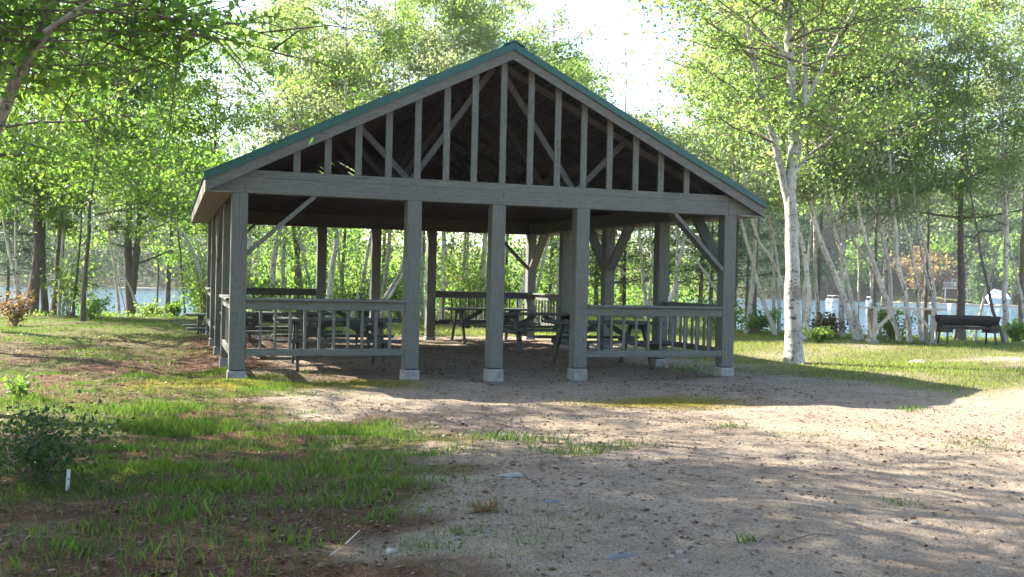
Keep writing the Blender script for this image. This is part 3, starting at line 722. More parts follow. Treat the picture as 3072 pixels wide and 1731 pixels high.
# --- birches right of the pavilion, along the shore
Bq = [
 ([(1880, 812), (1889, 749), (1898, 670), (1900, 588)], 29, .085, 9.5, 'white birch just right of the front corner post, lower stem bowed left'),
 ([(1946, 819), (1925, 774), (1898, 681), (1868, 573)], 28.5, .085, 9.8, 'white birch leaning left across its neighbour near the corner post'),
 ([(1947, 818), (1945, 670), (1938, 560)], 29.5, .065, 10, 'straight slim birch in the close pair left of the large birch'),
 ([(1959, 818), (1959, 684), (1943, 588), (1930, 530)], 29.2, .07, 10, 'straight birch, right stem of the close pair left of the large birch'),
 ([(2012, 838), (1979, 752), (1954, 670), (1921, 627), (1896, 563)], 28, .075, 9.6, 'leaning birch passing behind the large trunk toward the roof'),
 ([(2024, 845), (2036, 774), (2031, 692), (2016, 602), (2003, 540)], 27.3, .10, 9.8, 'bowed birch standing close behind the right of the large trunk'),
 ([(2022, 838), (2020, 756), (2036, 640)], 28, .07, 9.4, 'slim birch between the large trunk and the bowed birch'),
 ([(2057, 832), (2056, 756), (2050, 692), (2050, 541)], 30, .075, 10.6, 'upright pale birch at the edge of the water, right of the bowed birch'),
 ([(2158, 856), (2133, 785), (2104, 699), (2072, 627), (2057, 577), (2040, 520)], 27.2, .125, 9.8, 'thickest left leaning birch, its foot beside the serving table'),
 ([(2118, 834), (2117, 684), (2122, 577)], 28.5, .11, 10.4, 'stout bright upright birch left of the thickest leaning one'),
 ([(2168, 850), (2133, 717), (2118, 641), (2097, 566)], 27.8, .085, 9.8, 'left leaning birch with dark bands crossing the stout upright one'),
 ([(2160, 834), (2160, 640), (2163, 560)], 30, .035, 8.5, 'very thin greenish sapling upright between birches over the water'),
 ([(2196, 842), (2190, 700), (2182, 590)], 29, .055, 10, 'thin birch standing behind the left end of the serving table'),
 ([(2213, 842), (2226, 700), (2234, 590)], 29, .06, 10.2, 'thin birch leaning right behind the serving table top'),
 ([(2263, 858), (2238, 778), (2215, 706), (2183, 620), (2170, 580)], 27.0, .085, 9.6, 'left leaning birch whose foot shows under the serving table'),
 ([(2258, 846), (2219, 735), (2183, 663), (2143, 600)], 28, .07, 9.4, 'strongly left leaning birch behind the serving table'),
 ([(2236, 844), (2240, 699), (2222, 609)], 28.3, .085, 10, 'upright birch behind the middle of the serving table'),
 ([(2289, 869), (2278, 742), (2262, 670), (2254, 595), (2244, 480)], 26.8, .095, 9.8, 'slightly leaning birch rising from between the legs of the serving table'),
 ([(2322, 852), (2312, 792), (2301, 670), (2283, 598), (2270, 550)], 27.5, .07, 9.6, 'slim birch behind the right legs of the serving table'),
 ([(2358, 842), (2347, 727), (2330, 631), (2308, 553)], 27.5, .06, 9.8, 'brownish birch between serving table and grill, right one of two'),
 ([(2356, 838), (2351, 785), (2326, 670), (2312, 600)], 28.2, .065, 9.6, 'brownish birch between serving table and grill, left one of two'),
 ([(2530, 871), (2501, 785), (2473, 670), (2455, 563), (2445, 500)], 26.5, .055, 8.4, 'thin dark leaning tree at the right end of the grill'),
 ([(2453, 850), (2473, 756), (2494, 670), (2515, 610)], 28.5, .06, 9, 'right leaning pale birch behind the grill'),
 ([(2528, 855), (2528, 720), (2534, 620), (2530, 540)], 28, .105, 10.2, 'stout birch with dark upper trunk near the right edge'),
 ([(2592, 850), (2576, 781), (2560, 700), (2540, 620)], 28, .06, 9.5, 'rightmost slim birch leaning in from the right edge'),
]
for k, (pts, dep, r, H, lab) in enumerate(Bq):
    birch(pts, dep, lab, H, 2.8 if k % 3 else 3.5, r*.82, n=6000, cw=1.5, mat='bark' if 'dark leaning' in lab else 'birchfar', leaf='leaf_birch' if k % 2 else 'leaf_birch2', clump=.36)

# --- the large birch on the right
dm = 19.2
def mt_(pts): return [at(u, v, dm) for u, v in pts]
tree('large_birch_tree', 'large white birch with peeling bark and forked limbs right of the pavilion', 'birch',
     mt_([(1996, 915), (1994, 820), (1993, 700), (1990, 560), (1993, 440), (1995, 330), (1990, 200), (1985, 100), (1986, 0)]), 11, 4.2, .165, M['birch'], M['leaf_birch'], 7, None, 26000, .075, 2.1, nbr=26,
     sides=14, flare=1.35, clump=.33, lift=.5,
     extra=[(mt_([(1985, 520), (1965, 430), (1945, 340), (1920, 270), (1895, 150), (1880, 60), (1870, -60)]), .085),
            (mt_([(2004, 400), (2018, 300), (2025, 230), (2023, 120), (2026, 0), (2030, -120)]), .07),
            (mt_([(2022, 265), (2060, 190), (2100, 110), (2150, 20), (2180, -60)]), .05),
            (mt_([(2003, 430), (2040, 385), (2090, 345), (2120, 300)]), .03),
            (mt_([(1995, 200), (1965, 130), (1925, 90), (1880, 60), (1800, 10)]), .035),
            (mt_([(1988, 100), (1975, 40), (1968, -60), (1960, -150)]), .06)])
# brown scar band round its trunk
ln = smooth_line(mt_([(1993.5, 750), (1993, 716)]), 7)
_v, _f = tube(ln, np.full(7, .1455), 18); _q = RS(6); _v = _v.reshape(7, 18, 3)
_j = np.cumsum(_q.normal(size=(2, 18))*.012, axis=1); _v[0, :, 2] += _j[0]-.02; _v[-1, :, 2] += _j[1]+.02; _v[0, :, :2] += (ln[0, :2]-_v[0, :, :2])*.10; _v[-1, :, :2] += (ln[-1, :2]-_v[-1, :, :2])*.10
o = link('bark_scar', npmesh('bark_scar', _v.reshape(-1, 3), _f, birch_mat('scarred_bark', white=((.16, .115, .09), (.36, .30, .26)), zs=.3), True))
for ob in bpy.data.objects:
    if ob.name == 'large_birch_tree': lb = ob
trk = [c for c in lb.children if c.name.startswith('trunk')][0]
o.parent = trk; o.location = -Vector(lb.location)

# --- pine behind the grill
tree('pine_tree', 'tall white pine with dark trunk and soft layered boughs behind the grill', 'pine',
     [at(2415, 866, 28.5), at(2417, 684, 28.5), at(2417, 505, 28.5), at(2425, 330, 28.5), at(2435, 200, 28.5)], 8.6, 2.6, .135, M['pinebark'], M['needle'], 9, None, 15000, .15, 2.9, nbr=30, clump=.30, pine=True, aspect=.10, flare=1.5)

# --- left: maples
def maple(pts, dep, lab, H, c0, r, n, cw, seed, extra=(), leaf='leaf_maple', **k):
    return tree('maple_tree', lab, 'maple', dtrace(pts, dep), H, c0, r, M['bark'], M[leaf], seed, 'maples on the left', n, k.pop('ls', .11), cw, extra=extra, **k)
maple([(76, 800), (85, 740), (95, 620), (97, 480)], 31, 'dark trunk maple at the far left, leftmost of the close group', 10.5, 2.8, .20, 17000, 2.6, 51, nbr=22, clump=.42, lift=.35)
maple([(112, 800), (108, 700), (107, 560), (110, 400)], 31.5, 'slim dark maple in the middle of the close group at left', 10, 3.2, .12, 12000, 2.3, 52, nbr=18, clump=.42, lift=.35)
maple([(138, 800), (145, 700), (155, 590), (165, 450)], 32, 'dark maple leaning slightly right, rightmost of the close group at left', 11, 3.0, .16, 17000, 2.6, 53, nbr=22, clump=.42, lift=.35)
maple([(328, 785), (325, 700), (322, 600), (324, 470), (320, 350)], 36, 'forked dark maple standing at the water, two upright stems', 12, 4.0, .21, 20000, 2.9, 54,
      extra=[([at(u, v, 36) for u, v in [(331, 740), (345, 620), (352, 520), (350, 430), (362, 330)]], .15)], nbr=24, clump=.45, lift=.35)
maple([(-150, 820), (-140, 600), (-120, 300)], 22, 'broad maple just outside the left edge, its leafy boughs filling the upper left', 10.5, 3.0, .2, 24000, 3.6, 55, nbr=30, clump=.40, ls=.10, lift=.25)
maple([(210, 760), (225, 560), (240, 420), (250, 300)], 26.5, 'young maple with thin stem and long low bough in front of the water', 9.5, 3.2, .07, 17000, 2.6, 56, nbr=22, clump=.40, ls=.095, lift=.3,
      extra=[([at(u, v, 26.5) for u, v in [(240, 540), (300, 530), (340, 525), (380, 498), (440, 465), (490, 425)]], .035), ([at(u, v, 26.4) for u, v in [(345, 525), (420, 545), (500, 553), (600, 545)]], .022)])
maple([(560, 770), (545, 600), (540, 400), (545, 250)], 38, 'tall maple behind the left end of the roof', 10.6, 4.3, .14, 12000, 2.4, 57, nbr=22, clump=.45)
maple([(420, 770), (430, 600), (435, 400), (440, 250)], 42, 'distant maple between forked trunk and pavilion, over the water', 12.5, 4.5, .13, 12000, 2.6, 58, nbr=20, clump=.48)
maple([(185, 800), (192, 720), (200, 640)], 31, 'young bright maple bending low over the water beside the dark group', 5.8, 1.9, .05, 6500, 1.7, 84, nbr=16, clump=.3, leaf='leaf_shrub')
maple([(465, 775), (455, 660), (450, 600)], 37, 'young bright maple over the water left of the pavilion corner', 7.5, 2.4, .06, 7500, 2.0, 85, nbr=16, clump=.34, leaf='leaf_shrub')
maple([(395, 775), (398, 660), (392, 560)], 44, 'pale young maple far back over the left inlet', 8.0, 3.4, .06, 7000, 2.2, 86, nbr=16, clump=.36, leaf='leaf_maple')
# left birches
Bl = [
 ([(52, 790), (40, 700), (25, 640), (10, 560)], 30, .06, 9, 'slim birch leaning left at the far left edge'),
 ([(60, 795), (42, 690), (40, 600)], 30.5, .045, 9, 'thin birch close behind the leaning one at the left edge'),
 ([(148, 800), (150, 720), (155, 640), (160, 560)], 31, .055, 9, 'pale birch at the right foot of the dark maple group'),
 ([(352, 790), (330, 730), (310, 690), (285, 600)], 35, .05, 9, 'thin birch leaning left in front of the forked maple'),
 ([(300, 780), (290, 700), (278, 620), (270, 560)], 35, .06, 9.5, 'thin white birch left of the forked maple, almost upright'),
 ([(310, 760), (296, 700), (285, 660)], 37, .035, 7, 'thin birch stem just left of the forked maple trunk'),
 ([(528, 760), (505, 690), (470, 600), (425, 540), (405, 470)], 33, .075, 8.5, 'pale birch leaning far left out from behind the pavilion corner'),
]
for k, (pts, dep, r, H, lab) in enumerate(Bl):
    birch(pts, dep, lab, H, 3.4, r, n=5500, cw=1.5, leaf='leaf_birch', clump=.38)

# --- tall crowns that show above the roof (stand among the birches behind the pavilion)
def crown_tree(u, vtop, dep, lab, cw, n, leaf='leaf_birch2', r=.10, c0=4.5, nbr=24, mat='bark', drift=(0, 0), **k):
    _tn[0] += 1
    p = at(u, 700, dep); tp = at(u, vtop, dep)
    return tree('tall_birch_tree', lab, 'birch', [p+np.array([0, 0, -.5]), p+np.array([.1, .1, 2.0])], tp[2], c0, r, M[mat], M[leaf], _tn[0], 'tall trees behind the roof', n, k.pop('ls', .105), cw, nbr=nbr, topdrift=drift, **k)
T = [(745, -10, 40, 'tall pale birch with spreading fork above the left roof slope', 1.6, 12000, 'leaf_birch2'),
     (860, 230, 40, 'lower rounded birch crown at the dip of the treeline left of the peak', 1.6, 8000, 'leaf_birch'),
     (960, 10, 43, 'tall birch crown right of the bright sky gap', 1.7, 11000, 'leaf_birch2'),
     (1060, -60, 44, 'very tall birch crown reaching past the top of the picture left of the peak', 1.9, 12000, 'leaf_birch2'),
     (1165, -60, 42, 'tall bluish crown directly left of the roof peak', 2.0, 12000, 'leaf_birch'),
     (1270, 0, 44, 'tall pale crown right behind the roof peak', 1.8, 10000, 'leaf_birch2'),
     (1385, 15, 42, 'open crown with fine twigs against the sky right of the peak', 1.9, 8500, 'leaf_birch2'),
     (1455, 150, 42, 'short airy crown at the edge of the sky gap right of the peak', 1.0, 3500, 'leaf_birch2'),
     (1765, 120, 40, 'pale crown at the right rim of the sky gap', 1.3, 6000, 'leaf_birch2'),
     (1850, -40, 40, 'dense tall crown above the right roof slope', 2.2, 9500, 'leaf_birch'),
     (1900, -60, 38, 'tall crown behind the left limbs of the large birch', 2.3, 9500, 'leaf_birch'),
     (2060, -60, 38, 'tall crown behind the middle limbs of the large birch', 2.3, 9500, 'leaf_birch2'),
     (2200, -60, 36, 'tall leafy crown right of the large birch', 2.3, 10000, 'leaf_birch'),
     (2330, -60, 34, 'tall leafy crown left of the pine', 2.2, 9500, 'leaf_birch'),
     (2570, -40, 33, 'bright crown right of the pine at the right edge', 2.2, 9500, 'leaf_birch2')]
for (u, vt, dep, lab, cw, n_, lf) in T:
    crown_tree(u, vt, dep, lab, cw, n_, lf, lift=.75, clump=.42)
# narrow conifers in the sky gap and dark spruces behind the right part of the pavilion
def spruce(u, vtop, dep, lab, cw, n, seed, c0=1.0, leaf='needle_dark', ls=.16, nbr=40):
    p = at(u, 720, dep); tp = at(u, vtop, dep)
    return tree('spruce_tree', lab, 'spruce', [p, p+np.array([0, 0, 2.])], tp[2], c0, .11, M['pinebark'], M[leaf], seed, 'spruces behind the pavilion', n, ls, cw, nbr=nbr, clump=.25, pine=True, aspect=.14)
spruce(1562, 65, 52, 'narrow pale conifer standing alone in the bright sky gap', 1.5, 7000, 71, 3.0, 'leaf_birch2', .11)
spruce(1500, 420, 40, 'dark spruce behind the fourth front post', 2.0, 9000, 72)
spruce(1570, 360, 43, 'dark spruce left of the V shaped birch pair', 2.2, 10000, 73)
spruce(1680, 400, 41, 'dark spruce behind the right knee brace', 2.2, 10000, 74)
spruce(1790, 440, 40, 'dark spruce behind the right front corner post', 2.2, 10000, 75)
spruce(1430, 480, 42, 'dark spruce near the back right corner post', 2.0, 9000, 76)
spruce(1880, 480, 42, 'dark spruce behind the bowed birches right of the corner post', 2.2, 9000, 77)
spruce(1990, 520, 46, 'dark spruce behind the large birch trunk', 2.0, 8000, 78)
spruce(20, 540, 37, 'dark spruce at the far left edge behind the birches', 2.0, 9000, 79)

# --- shade trees left of the view that dapple the foreground
lean = [at(-90, 480, 9), at(0, 290, 9), at(45, 200, 9), at(100, 90, 9), at(140, 0, 9.0), at(170, -90, 9)]
def at9(pts, d=8.4): return [at(u, v, d) for u, v in pts]
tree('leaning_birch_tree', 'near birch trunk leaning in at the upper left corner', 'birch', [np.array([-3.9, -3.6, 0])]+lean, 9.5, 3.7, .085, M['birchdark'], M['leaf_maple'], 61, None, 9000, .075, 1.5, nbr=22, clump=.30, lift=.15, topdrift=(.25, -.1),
     extra=[(at9([(60, 170), (150, 60), (260, 25), (360, 30), (430, 45)]), .020), (at9([(110, 80), (300, -40), (420, -60), (520, -50), (590, -10)], 8.0), .018), (at9([(20, 240), (60, 140), (140, 120), (220, 170)], 8.8), .014)])
def shade(x, y, H, c0, cw, n, seed, lab):
    return tree('shade_tree', lab, 'maple', [np.array([x, y, 0.]), np.array([x+.1, y, 2.5])], H, c0, .17, M['bark'], M['leaf_near'], seed, 'shade trees left of the clearing', n, .13, cw, nbr=26, clump=.5)
shade(-5.2, -.6, 11, 5.5, 3.0, 4200, 62, 'broad maple left of the clearing, nearest the leaning birch')
shade(-8.6, 1.5, 13, 6, 3.4, 5500, 63, 'tall maple farther left of the clearing')
shade(-6.0, -5.0, 11, 5.5, 3.2, 9000, 64, 'maple left of the camera, over the needle covered ground')
shade(-5.6, 6.0, 11, 5, 3.0, 6000, 65, 'maple on the left lawn outside the edge of the picture')
shade(-9.5, -2.5, 13, 6, 3.4, 9000, 66, 'maple at the far left rear of the clearing')

shade(-7.2, -1.6, 9.5, 4.5, 2.6, 13000, 68, 'dense lower maple at the left of the clearing')
shade(-4.6, -7.2, 9, 4.5, 2.6, 12000, 69, 'maple close to the left of the camera')
shade(-5.2, -3.2, 8.5, 4.2, 2.4, 8500, 80, 'low dense maple between the leaning birch and the clearing')
shade(-6.5, -11.5, 11, 3.0, 3.4, 14000, 81, 'maple left behind the camera')
shade(-3.2, -17.5, 12, 3.0, 3.6, 14000, 82, 'maple behind the camera at left')
shade(3.5, -19.5, 12, 3.0, 3.6, 14000, 83, 'maple straight behind the camera')
# ------------------------------------------------------------------ shrubs and undergrowth
def shrub(name, lab, base, r, h, n, leaf, seed, ls=.06, cat='shrub', group=None, stems=14, thin=.006):
    rng = RS(seed); base = np.array(base, float); base[2] = hz(base[0], base[1])
    th = thing(name, base, lab, cat, group); parts = []; C = []
    for k in range(stems):
        a = rng.rand()*6.283; rr = r*(.3+.7*rng.rand()); hh = h*(.55+.5*rng.rand())
        ln = smooth_line([(math.cos(a)*.06*r, math.sin(a)*.06*r, -.03), (math.cos(a)*rr*.45, math.sin(a)*rr*.45, hh*.6), (math.cos(a)*rr, math.sin(a)*rr, hh)], 6)
        parts.append(tube(ln, np.linspace(thin*1.6, thin*.5, 6), 4)); C += [ln[2], ln[3], ln[4], ln[5], ln[5]]
    V, Fc = join(parts); link('stems', npmesh('stems', V, Fc, M['twig']), th)
    C = np.array(C); P = C[rng.randint(0, len(C), n)]+rng.normal(size=(n, 3))*np.array([r, r, h])*.15
    P[:, 2] = np.abs(P[:, 2])
    leaf_obj('foliage', P, ls, M[leaf], rng, th)
    return th
bs = onz(95, 1225)
shrub('laurel_shrub', 'dark leafy shrub with reddish stems at the lower left edge', bs, .55, .42, 2600, 'leaf_dark', 201, .034, stems=34, thin=.0035)
shrub('fern', 'small bright fern behind the dark shrub at the left edge', onz(45, 1010), .2, .2, 200, 'leaf_maple', 202, .06, 'fern', stems=10, thin=.003)
shrub('red_shrub', 'small reddish leaved shrub at the foot of the dark maples', onz(38, 822), .45, .75, 1100, 'leaf_red', 203, .07, group=None)
SH = [(222, 800, 29, .55, .6, 'leafy bank shrub right of the dark maple group'), (175, 770, 31, .8, 1.5, 'tall loose shrub left of the water gap'), (262, 775, 33, .35, .55, 'small shrub before the water, left of the forked maple'),
      (380, 790, 33, .5, .5, 'low shrub right of the forked maple foot'), (440, 785, 33, .35, .45, 'thin shrub in the water gap, left of the pavilion'), (512, 755, 33, .6, 1.5, 'bright bushy shrub at the left rear corner of the pavilion'),
      (520, 690, 36, 1.0, 2.8, 'tall bright bush beside the left rear corner'), (1170, 725, 30, .9, 1.9, 'bright yellow green bush behind the back railing'), (660, 750, 33, 1.0, 1.4, 'green bush behind the left back railing'),
      (880, 755, 33, 1.0, 1.5, 'green bush between the two left back posts'), (1010, 750, 33, .9, 1.4, 'green bush by the leaning pale birches'), (1250, 760, 31, .8, 1.2, 'green bush behind the third front post'),
      (1900, 810, 29, .8, .6, 'low grass green bush at the foot of the bowed birch'), (2062, 868, 25, .35, .32, 'small leafy weed at the right foot of the large birch'), (2085, 835, 28, .5, .6, 'purple gray twiggy bush on the bank right of the large birch'),
      (2245, 840, 28, .5, .8, 'bluish green bush behind the serving table'), (2555, 850, 28, .6, .5, 'small bush at the right edge by the stout birch'), (1800, 800, 30, .9, .9, 'green bush behind the right front railing')]
for k, (u, v, dep, r, h, lab) in enumerate(SH):
    p = at(u, v, dep)
    shrub('bank_shrub', lab, p, r, h, int(700+900*r*h), 'leaf_red' if 'purple' in lab else ('leaf_shrub' if k % 2 else 'leaf_maple'), 210+k, .085, group='shrubs along the bank', stems=12, thin=.008)
# undergrowth: uncountable low growth in the wood behind the pavilion
rng = RS(301); N = 60000
x = rng.uniform(-1, 42, N*3); y = rng.uniform(21, 62, N*3)
d = np.minimum(sdpoly(x, y, LAKE_R), sdpoly(x, y, LAKE_L)); ang = np.degrees(np.arctan2(x-CAM[0], y-CAM[1]))
lim = 24+4*vnoise(x, y, 41, .5)
ok = (d > .8) & (ang > 2.5) & (ang < 35) & (np.hypot(x-CAM[0], y-CAM[1]) > 33) & (rng.rand(len(x)) < sstep(.30, .6, vnoise(x, y, 42, 1.1)))
x, y = x[ok][:N], y[ok][:N]
far = np.clip((np.hypot(x-CAM[0], y-CAM[1])-33)/12, 0, 1)
z = height(x, y)+rng.rand(len(x))**1.6*(.6+4.6*far)*(.5+vnoise(x, y, 43, .8))
V, Fc = leaves(np.stack([x, y, z], 1), .16, rng)
o = link('undergrowth', npmesh('undergrowth', V, Fc, M['leaf_maple'])); tag(o, 'leafy green undergrowth of the wood behind the pavilion', 'undergrowth', kind='stuff')
# bank weeds
N = 26000; rng = RS(302); x = rng.uniform(-8, 30, N*6); y = rng.uniform(8, 28, N*6)
d = np.minimum(sdpoly(x, y, LAKE_R), sdpoly(x, y, LAKE_L)); ok = (d > .3) & (d < 2.4+1.5*vnoise(x, y, 45, .9)) & (rng.rand(len(x)) < vnoise(x, y, 44, 1.6)) ; x, y = x[ok][:N], y[ok][:N]
z = height(x, y)+rng.rand(len(x))**1.5*np.where(x < 3, .22, .42)*vnoise(x, y, 46, 2.)
V, Fc = leaves(np.stack([x, y, z], 1), .075, rng, -.2)
o = link('bank_weeds', npmesh('bank_weeds', V, Fc, M['leaf_shrub'])); tag(o, 'low green weeds growing along the top of the bank', 'weeds', kind='stuff')

# ------------------------------------------------------------------ grass
def blades(name, x, y, h, wd, mat, rng, label, lean=.5):
    n = len(x); z = height(x, y)-.01+((vnoise(x, y, 31, 7., 2)-.5)*.035*np.clip(1.2-.9*sstep(8, 10, x), .3, 1))
    a = rng.rand(n)*6.283; b = rng.rand(n)*6.283; ln = lean*rng.rand(n)*h
    s = np.stack([np.cos(a), np.sin(a), 0*a], 1)*(wd*(.6+.8*rng.rand(n)))[:, None]; t = np.stack([np.cos(b), np.sin(b), 0*b], 1)*ln[:, None]
    p = np.stack([x, y, z], 1); up = np.array([0, 0, 1.])*h[:, None]
    V = np.stack([p-s*.5, p+s*.5, p+t*.9+up*.9+s*.05, p+t*.35+up*.55-s*.42], 1).reshape(-1, 3)
    V[3::4] = (p+t*.35+up*.55-s*.42)
    V[2::4] = (p+t+up)
    o = link(name, npmesh(name, V, np.arange(4*n).reshape(n, 4), mat)); tag(o, label, 'grass', kind='stuff')
rng = RS(401)
def scatter(n, x0, x1, y0, y1, dens):
    x = rng.uniform(x0, x1, n*8); y = rng.uniform(y0, y1, n*8); k = rng.rand(n*8) < dens(x, y); return x[k][:n], y[k][:n]
# left: loose tall tufts
def dl(x, y):
    g, ne, mo = covers(x, y); 
    ed = sstep(1.7, .8, x+.5*(vnoise(x, y, 16, 3.)-.5))
    ed = ed*(1-.72*sstep(-5.0, -3.6, y))
    return np.where(x < 2.5, ed*(.06+.94*sstep(.52, .66, .6*vnoise(x, y, 51, 2.6)+.4*vnoise(x, y, 56, 6.))*sstep(.2, .7, vnoise(x, y, 57, .7))), 0)
x, y = scatter(130000, -3.4, 2.2, -10.8, 2, dl)
hh = (.015+.05*vnoise(x, y, 52, 2.)**1.5+.025*rng.rand(len(x)))*np.where(rng.rand(len(x)) < .25, 1.35, .8)
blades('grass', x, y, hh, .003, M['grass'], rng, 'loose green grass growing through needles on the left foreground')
def dl2(x, y):
    g, ne, mo = covers(x, y); return np.where((x < 1), (.25+g)*sstep(.35, .6, vnoise(x, y, 53, 2.2)), 0)
x, y = scatter(30000, -7, .2, -2.5, 22, dl2)
blades('rear_grass', x, y, .025+.055*rng.rand(len(x)), .010, M['grass'], rng, 'patchy grass on the shaded lawn left of the pavilion')
# right lawn
def dr(x, y):
    g, ne, mo = covers(x, y); s_ = np.minimum(sdpoly(x, y, LAKE_R), sdpoly(x, y, LAKE_L))
    return np.where((x > 8), g*(s_ > .6)*(.35+.65*vnoise(x, y, 54, 1.5)), 0)
x, y = scatter(90000, 8, 30, -6, 15, dr)
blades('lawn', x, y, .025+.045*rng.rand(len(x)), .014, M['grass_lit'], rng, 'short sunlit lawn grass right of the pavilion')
def db(x, y): return np.where((y > 9.9) | (x < 0), .6*vnoise(x, y, 55, 1.4), 0)
x, y = scatter(22000, 0, 16, 10, 22, db)
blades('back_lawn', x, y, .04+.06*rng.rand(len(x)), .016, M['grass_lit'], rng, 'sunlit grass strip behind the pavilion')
# tufts standing in the sand
TF = [(1290, 1112, .28, .10), (1235, 1118, .2, .06), (1440, 1150, .22, .08), (1530, 1140, .2, .08), (710, 1072, .12, .07), (800, 1084, .16, .07), (1155, 1366, .07, .06), (1130, 1138, .2, .06), (1060, 1150, .16, .05), (775, 1040, .1, .05),
      (1475, 1160, .1, .05), (1710, 920, .5, .10), (1595, 1195, .06, .03), (2440, 1125, .3, .05), (2290, 1030, .12, .08), (2210, 1075, .1, .04), (1840, 1075, .16, .06), (1010, 1150, .1, .06), (2030, 1100, .2, .04), (2270, 1280, .08, .05), (1880, 1380, .05, .06), (1060, 1395, .1, .06), (870, 1210, .2, .12), (960, 1250, .2, .10), (340, 1050, .5, .10)]
X = []; Y = []; Hh = []
TF += [(u, v, r, h) for (u, v, r, h) in [(300, 1250, .2, .08), (410, 1205, .22, .07), (550, 1195, .25, .08), (640, 1240, .22, .09), (760, 1190, .2, .07), (850, 1245, .22, .08), (930, 1290, .16, .08), (400, 1300, .2, .09), (500, 1325, .18, .08), (240, 1345, .16, .07), (760, 1395, .12, .07), (960, 1335, .12, .07), (330, 1190, .2, .06), (690, 1310, .14, .06), (1010, 1260, .14, .07), (600, 1130, .25, .06), (470, 1130, .25, .06), (380, 1045, .4, .08), (250, 1050, .4, .07), (900, 1160, .2, .07), (180, 1400, .12, .07), (560, 1260, .2, .09), (660, 1180, .2, .07), (820, 1300, .16, .07), (480, 1245, .2, .09)] for _ in range(1)]
for (u, v, r, h) in TF:
    p = onz(u, v); k = int(110*r/.15); a = rng.normal(size=(k, 2))*r*np.array([1, .55])
    X.append(p[0]+a[:, 0]); Y.append(p[1]+a[:, 1]); Hh.append(h*(.5+.7*rng.rand(k)))
blades('grass_tufts', np.concatenate(X), np.concatenate(Y), np.concatenate(Hh), .006, M['grass'], rng, 'scattered grass tufts sprouting from the sandy clearing', .7)
# moss strip
def dmo(x, y): return covers(x, y)[2]
x, y = scatter(16000, -1.6, 6.4, -3.6, .1, dmo)
blades('moss', x, y, .012+.02*rng.rand(len(x)), .012, M['moss'], rng, 'yellowish moss strip in front of the left posts')
# leaf litter
def dn(x, y): return .16+.45*(x < 9)*vnoise(x, y, 58, 1.4)**2+.6*covers(x, y)[1]
x, y = scatter(120000, -4, 9, -10.8, 9, dn)
z = height(x, y)+((vnoise(x, y, 31, 7., 2)-.5)*.035*np.clip(1.2-.9*sstep(8, 10, x), .3, 1))+.004
P = np.stack([x, y, z], 1); nL = len(P); a = rng.rand(nL)*6.283; ls = .006+.026*rng.rand(nL)**3; asp = .12+.5*rng.rand(nL)
d = np.stack([np.cos(a), np.sin(a), .25*rng.normal(size=nL)], 1)*ls[:, None]; sd = np.stack([-np.sin(a), np.cos(a), .35*rng.normal(size=nL)], 1)*(ls*asp)[:, None]
V = np.stack([P-d, P+sd, P+d, P-sd], 1).reshape(-1, 3)
o = link('leaf_litter', npmesh('leaf_litter', V, np.arange(4*nL).reshape(nL, 4), M['litter'])); tag(o, 'dead leaves and needles strewn over sand and lawn', 'litter', kind='stuff')

# ------------------------------------------------------------------ stones, sticks, stake
def stone(name, lab, u, v, rx, ry, rz, mat, seed, sink=.7, group=None, rot=0.):
    rng = RS(seed); p = onz(u, v); p[2] = hz(p[0], p[1])-rz*sink
    th = np.linspace(0, 2*np.pi, 17)[:-1]; ph = np.linspace(-.45*np.pi, .5*np.pi, 8)
    V = []
    for a in ph:
        for t_ in th:
            d = np.array([math.cos(a)*math.cos(t_), math.cos(a)*math.sin(t_), math.sin(a)])
            k = 1+.13*math.sin(3*d[0]+seed)+.11*math.sin(4*d[1]+2*seed)+.05*rng.normal()
            V.append(d*k*np.array([rx, ry, rz]))
    V = np.array(V); i = np.arange(7)[:, None]*16; j = np.arange(16)[None, :]; k = (j+1) % 16
    Fc = np.stack([i+j, i+k, i+16+k, i+16+j], -1).reshape(-1, 4)
    o = link(name, npmesh(name, V, Fc, mat, True), None, [float(q) for q in p]); o.rotation_euler = (0, 0, rot)
    tag(o, lab, 'stone', group)
stone('rock', 'pale flat rock lying on the sunlit lawn', 2322, 908, .35, .22, .14, M['stone'], 3)
stone('rock', 'blue gray stone flush with the sand, left of the dark weed patch', 1390, 1292, .075, .07, .022, M['bluestone'], 4)
stone('rock', 'dark blue stone flush with the sand near the bottom edge', 1560, 1416, .085, .07, .026, M['bluestone'], 5)
stone('rock', 'whitish stone half buried in the sand at the grass edge', 1284, 1217, .09, .06, .02, M['stone'], 6)
stone('rock', 'small brown stone in shade left of the whitish one', 1160, 1235, .07, .05, .022, M['twig'], 8)
stone('rock', 'small gray stone lying in the lower left needles by the sand', 985, 1405, .035, .03, .02, M['stone'], 9)
stone('rock', 'dark flat stone at the bottom right of the sand', 2355, 1715*.8385, .11, .07, .018, M['stone'], 10)
stone('rock', 'small pale stone in the sand below the grill shade', 2435, 1405*.83, .04, .03, .02, M['stone'], 12)
rng = RS(77)
for k in range(26):   # rubble seen as pebbles
    u = rng.uniform(1100, 2500); v = rng.uniform(1080, 1440); s = rng.uniform(.008, .02)
    stone('pebble', 'small gray pebble on the sandy clearing', u, v, s*1.3, s, s*.7, M['stone'], 30+k, .3, 'pebbles on the sand', rng.rand()*3)
def stick(lab, a, b, r, mat='twig', bend=.03):
    p = onz(*a); q = onz(*b); p[2] = hz(p[0], p[1])+.012; q[2] = hz(q[0], q[1])+.012
    mm = (p+q)/2+np.array([bend, bend, .015]); ln = smooth_line([p, mm, q], 8)
    V, Fc = tube(ln-p, np.linspace(r, r*.45, 8), 6)
    o = link('twig', npmesh('twig', V, Fc, M[mat], True), None, [float(x) for x in p]); tag(o, lab, 'twig', 'twigs on the ground')
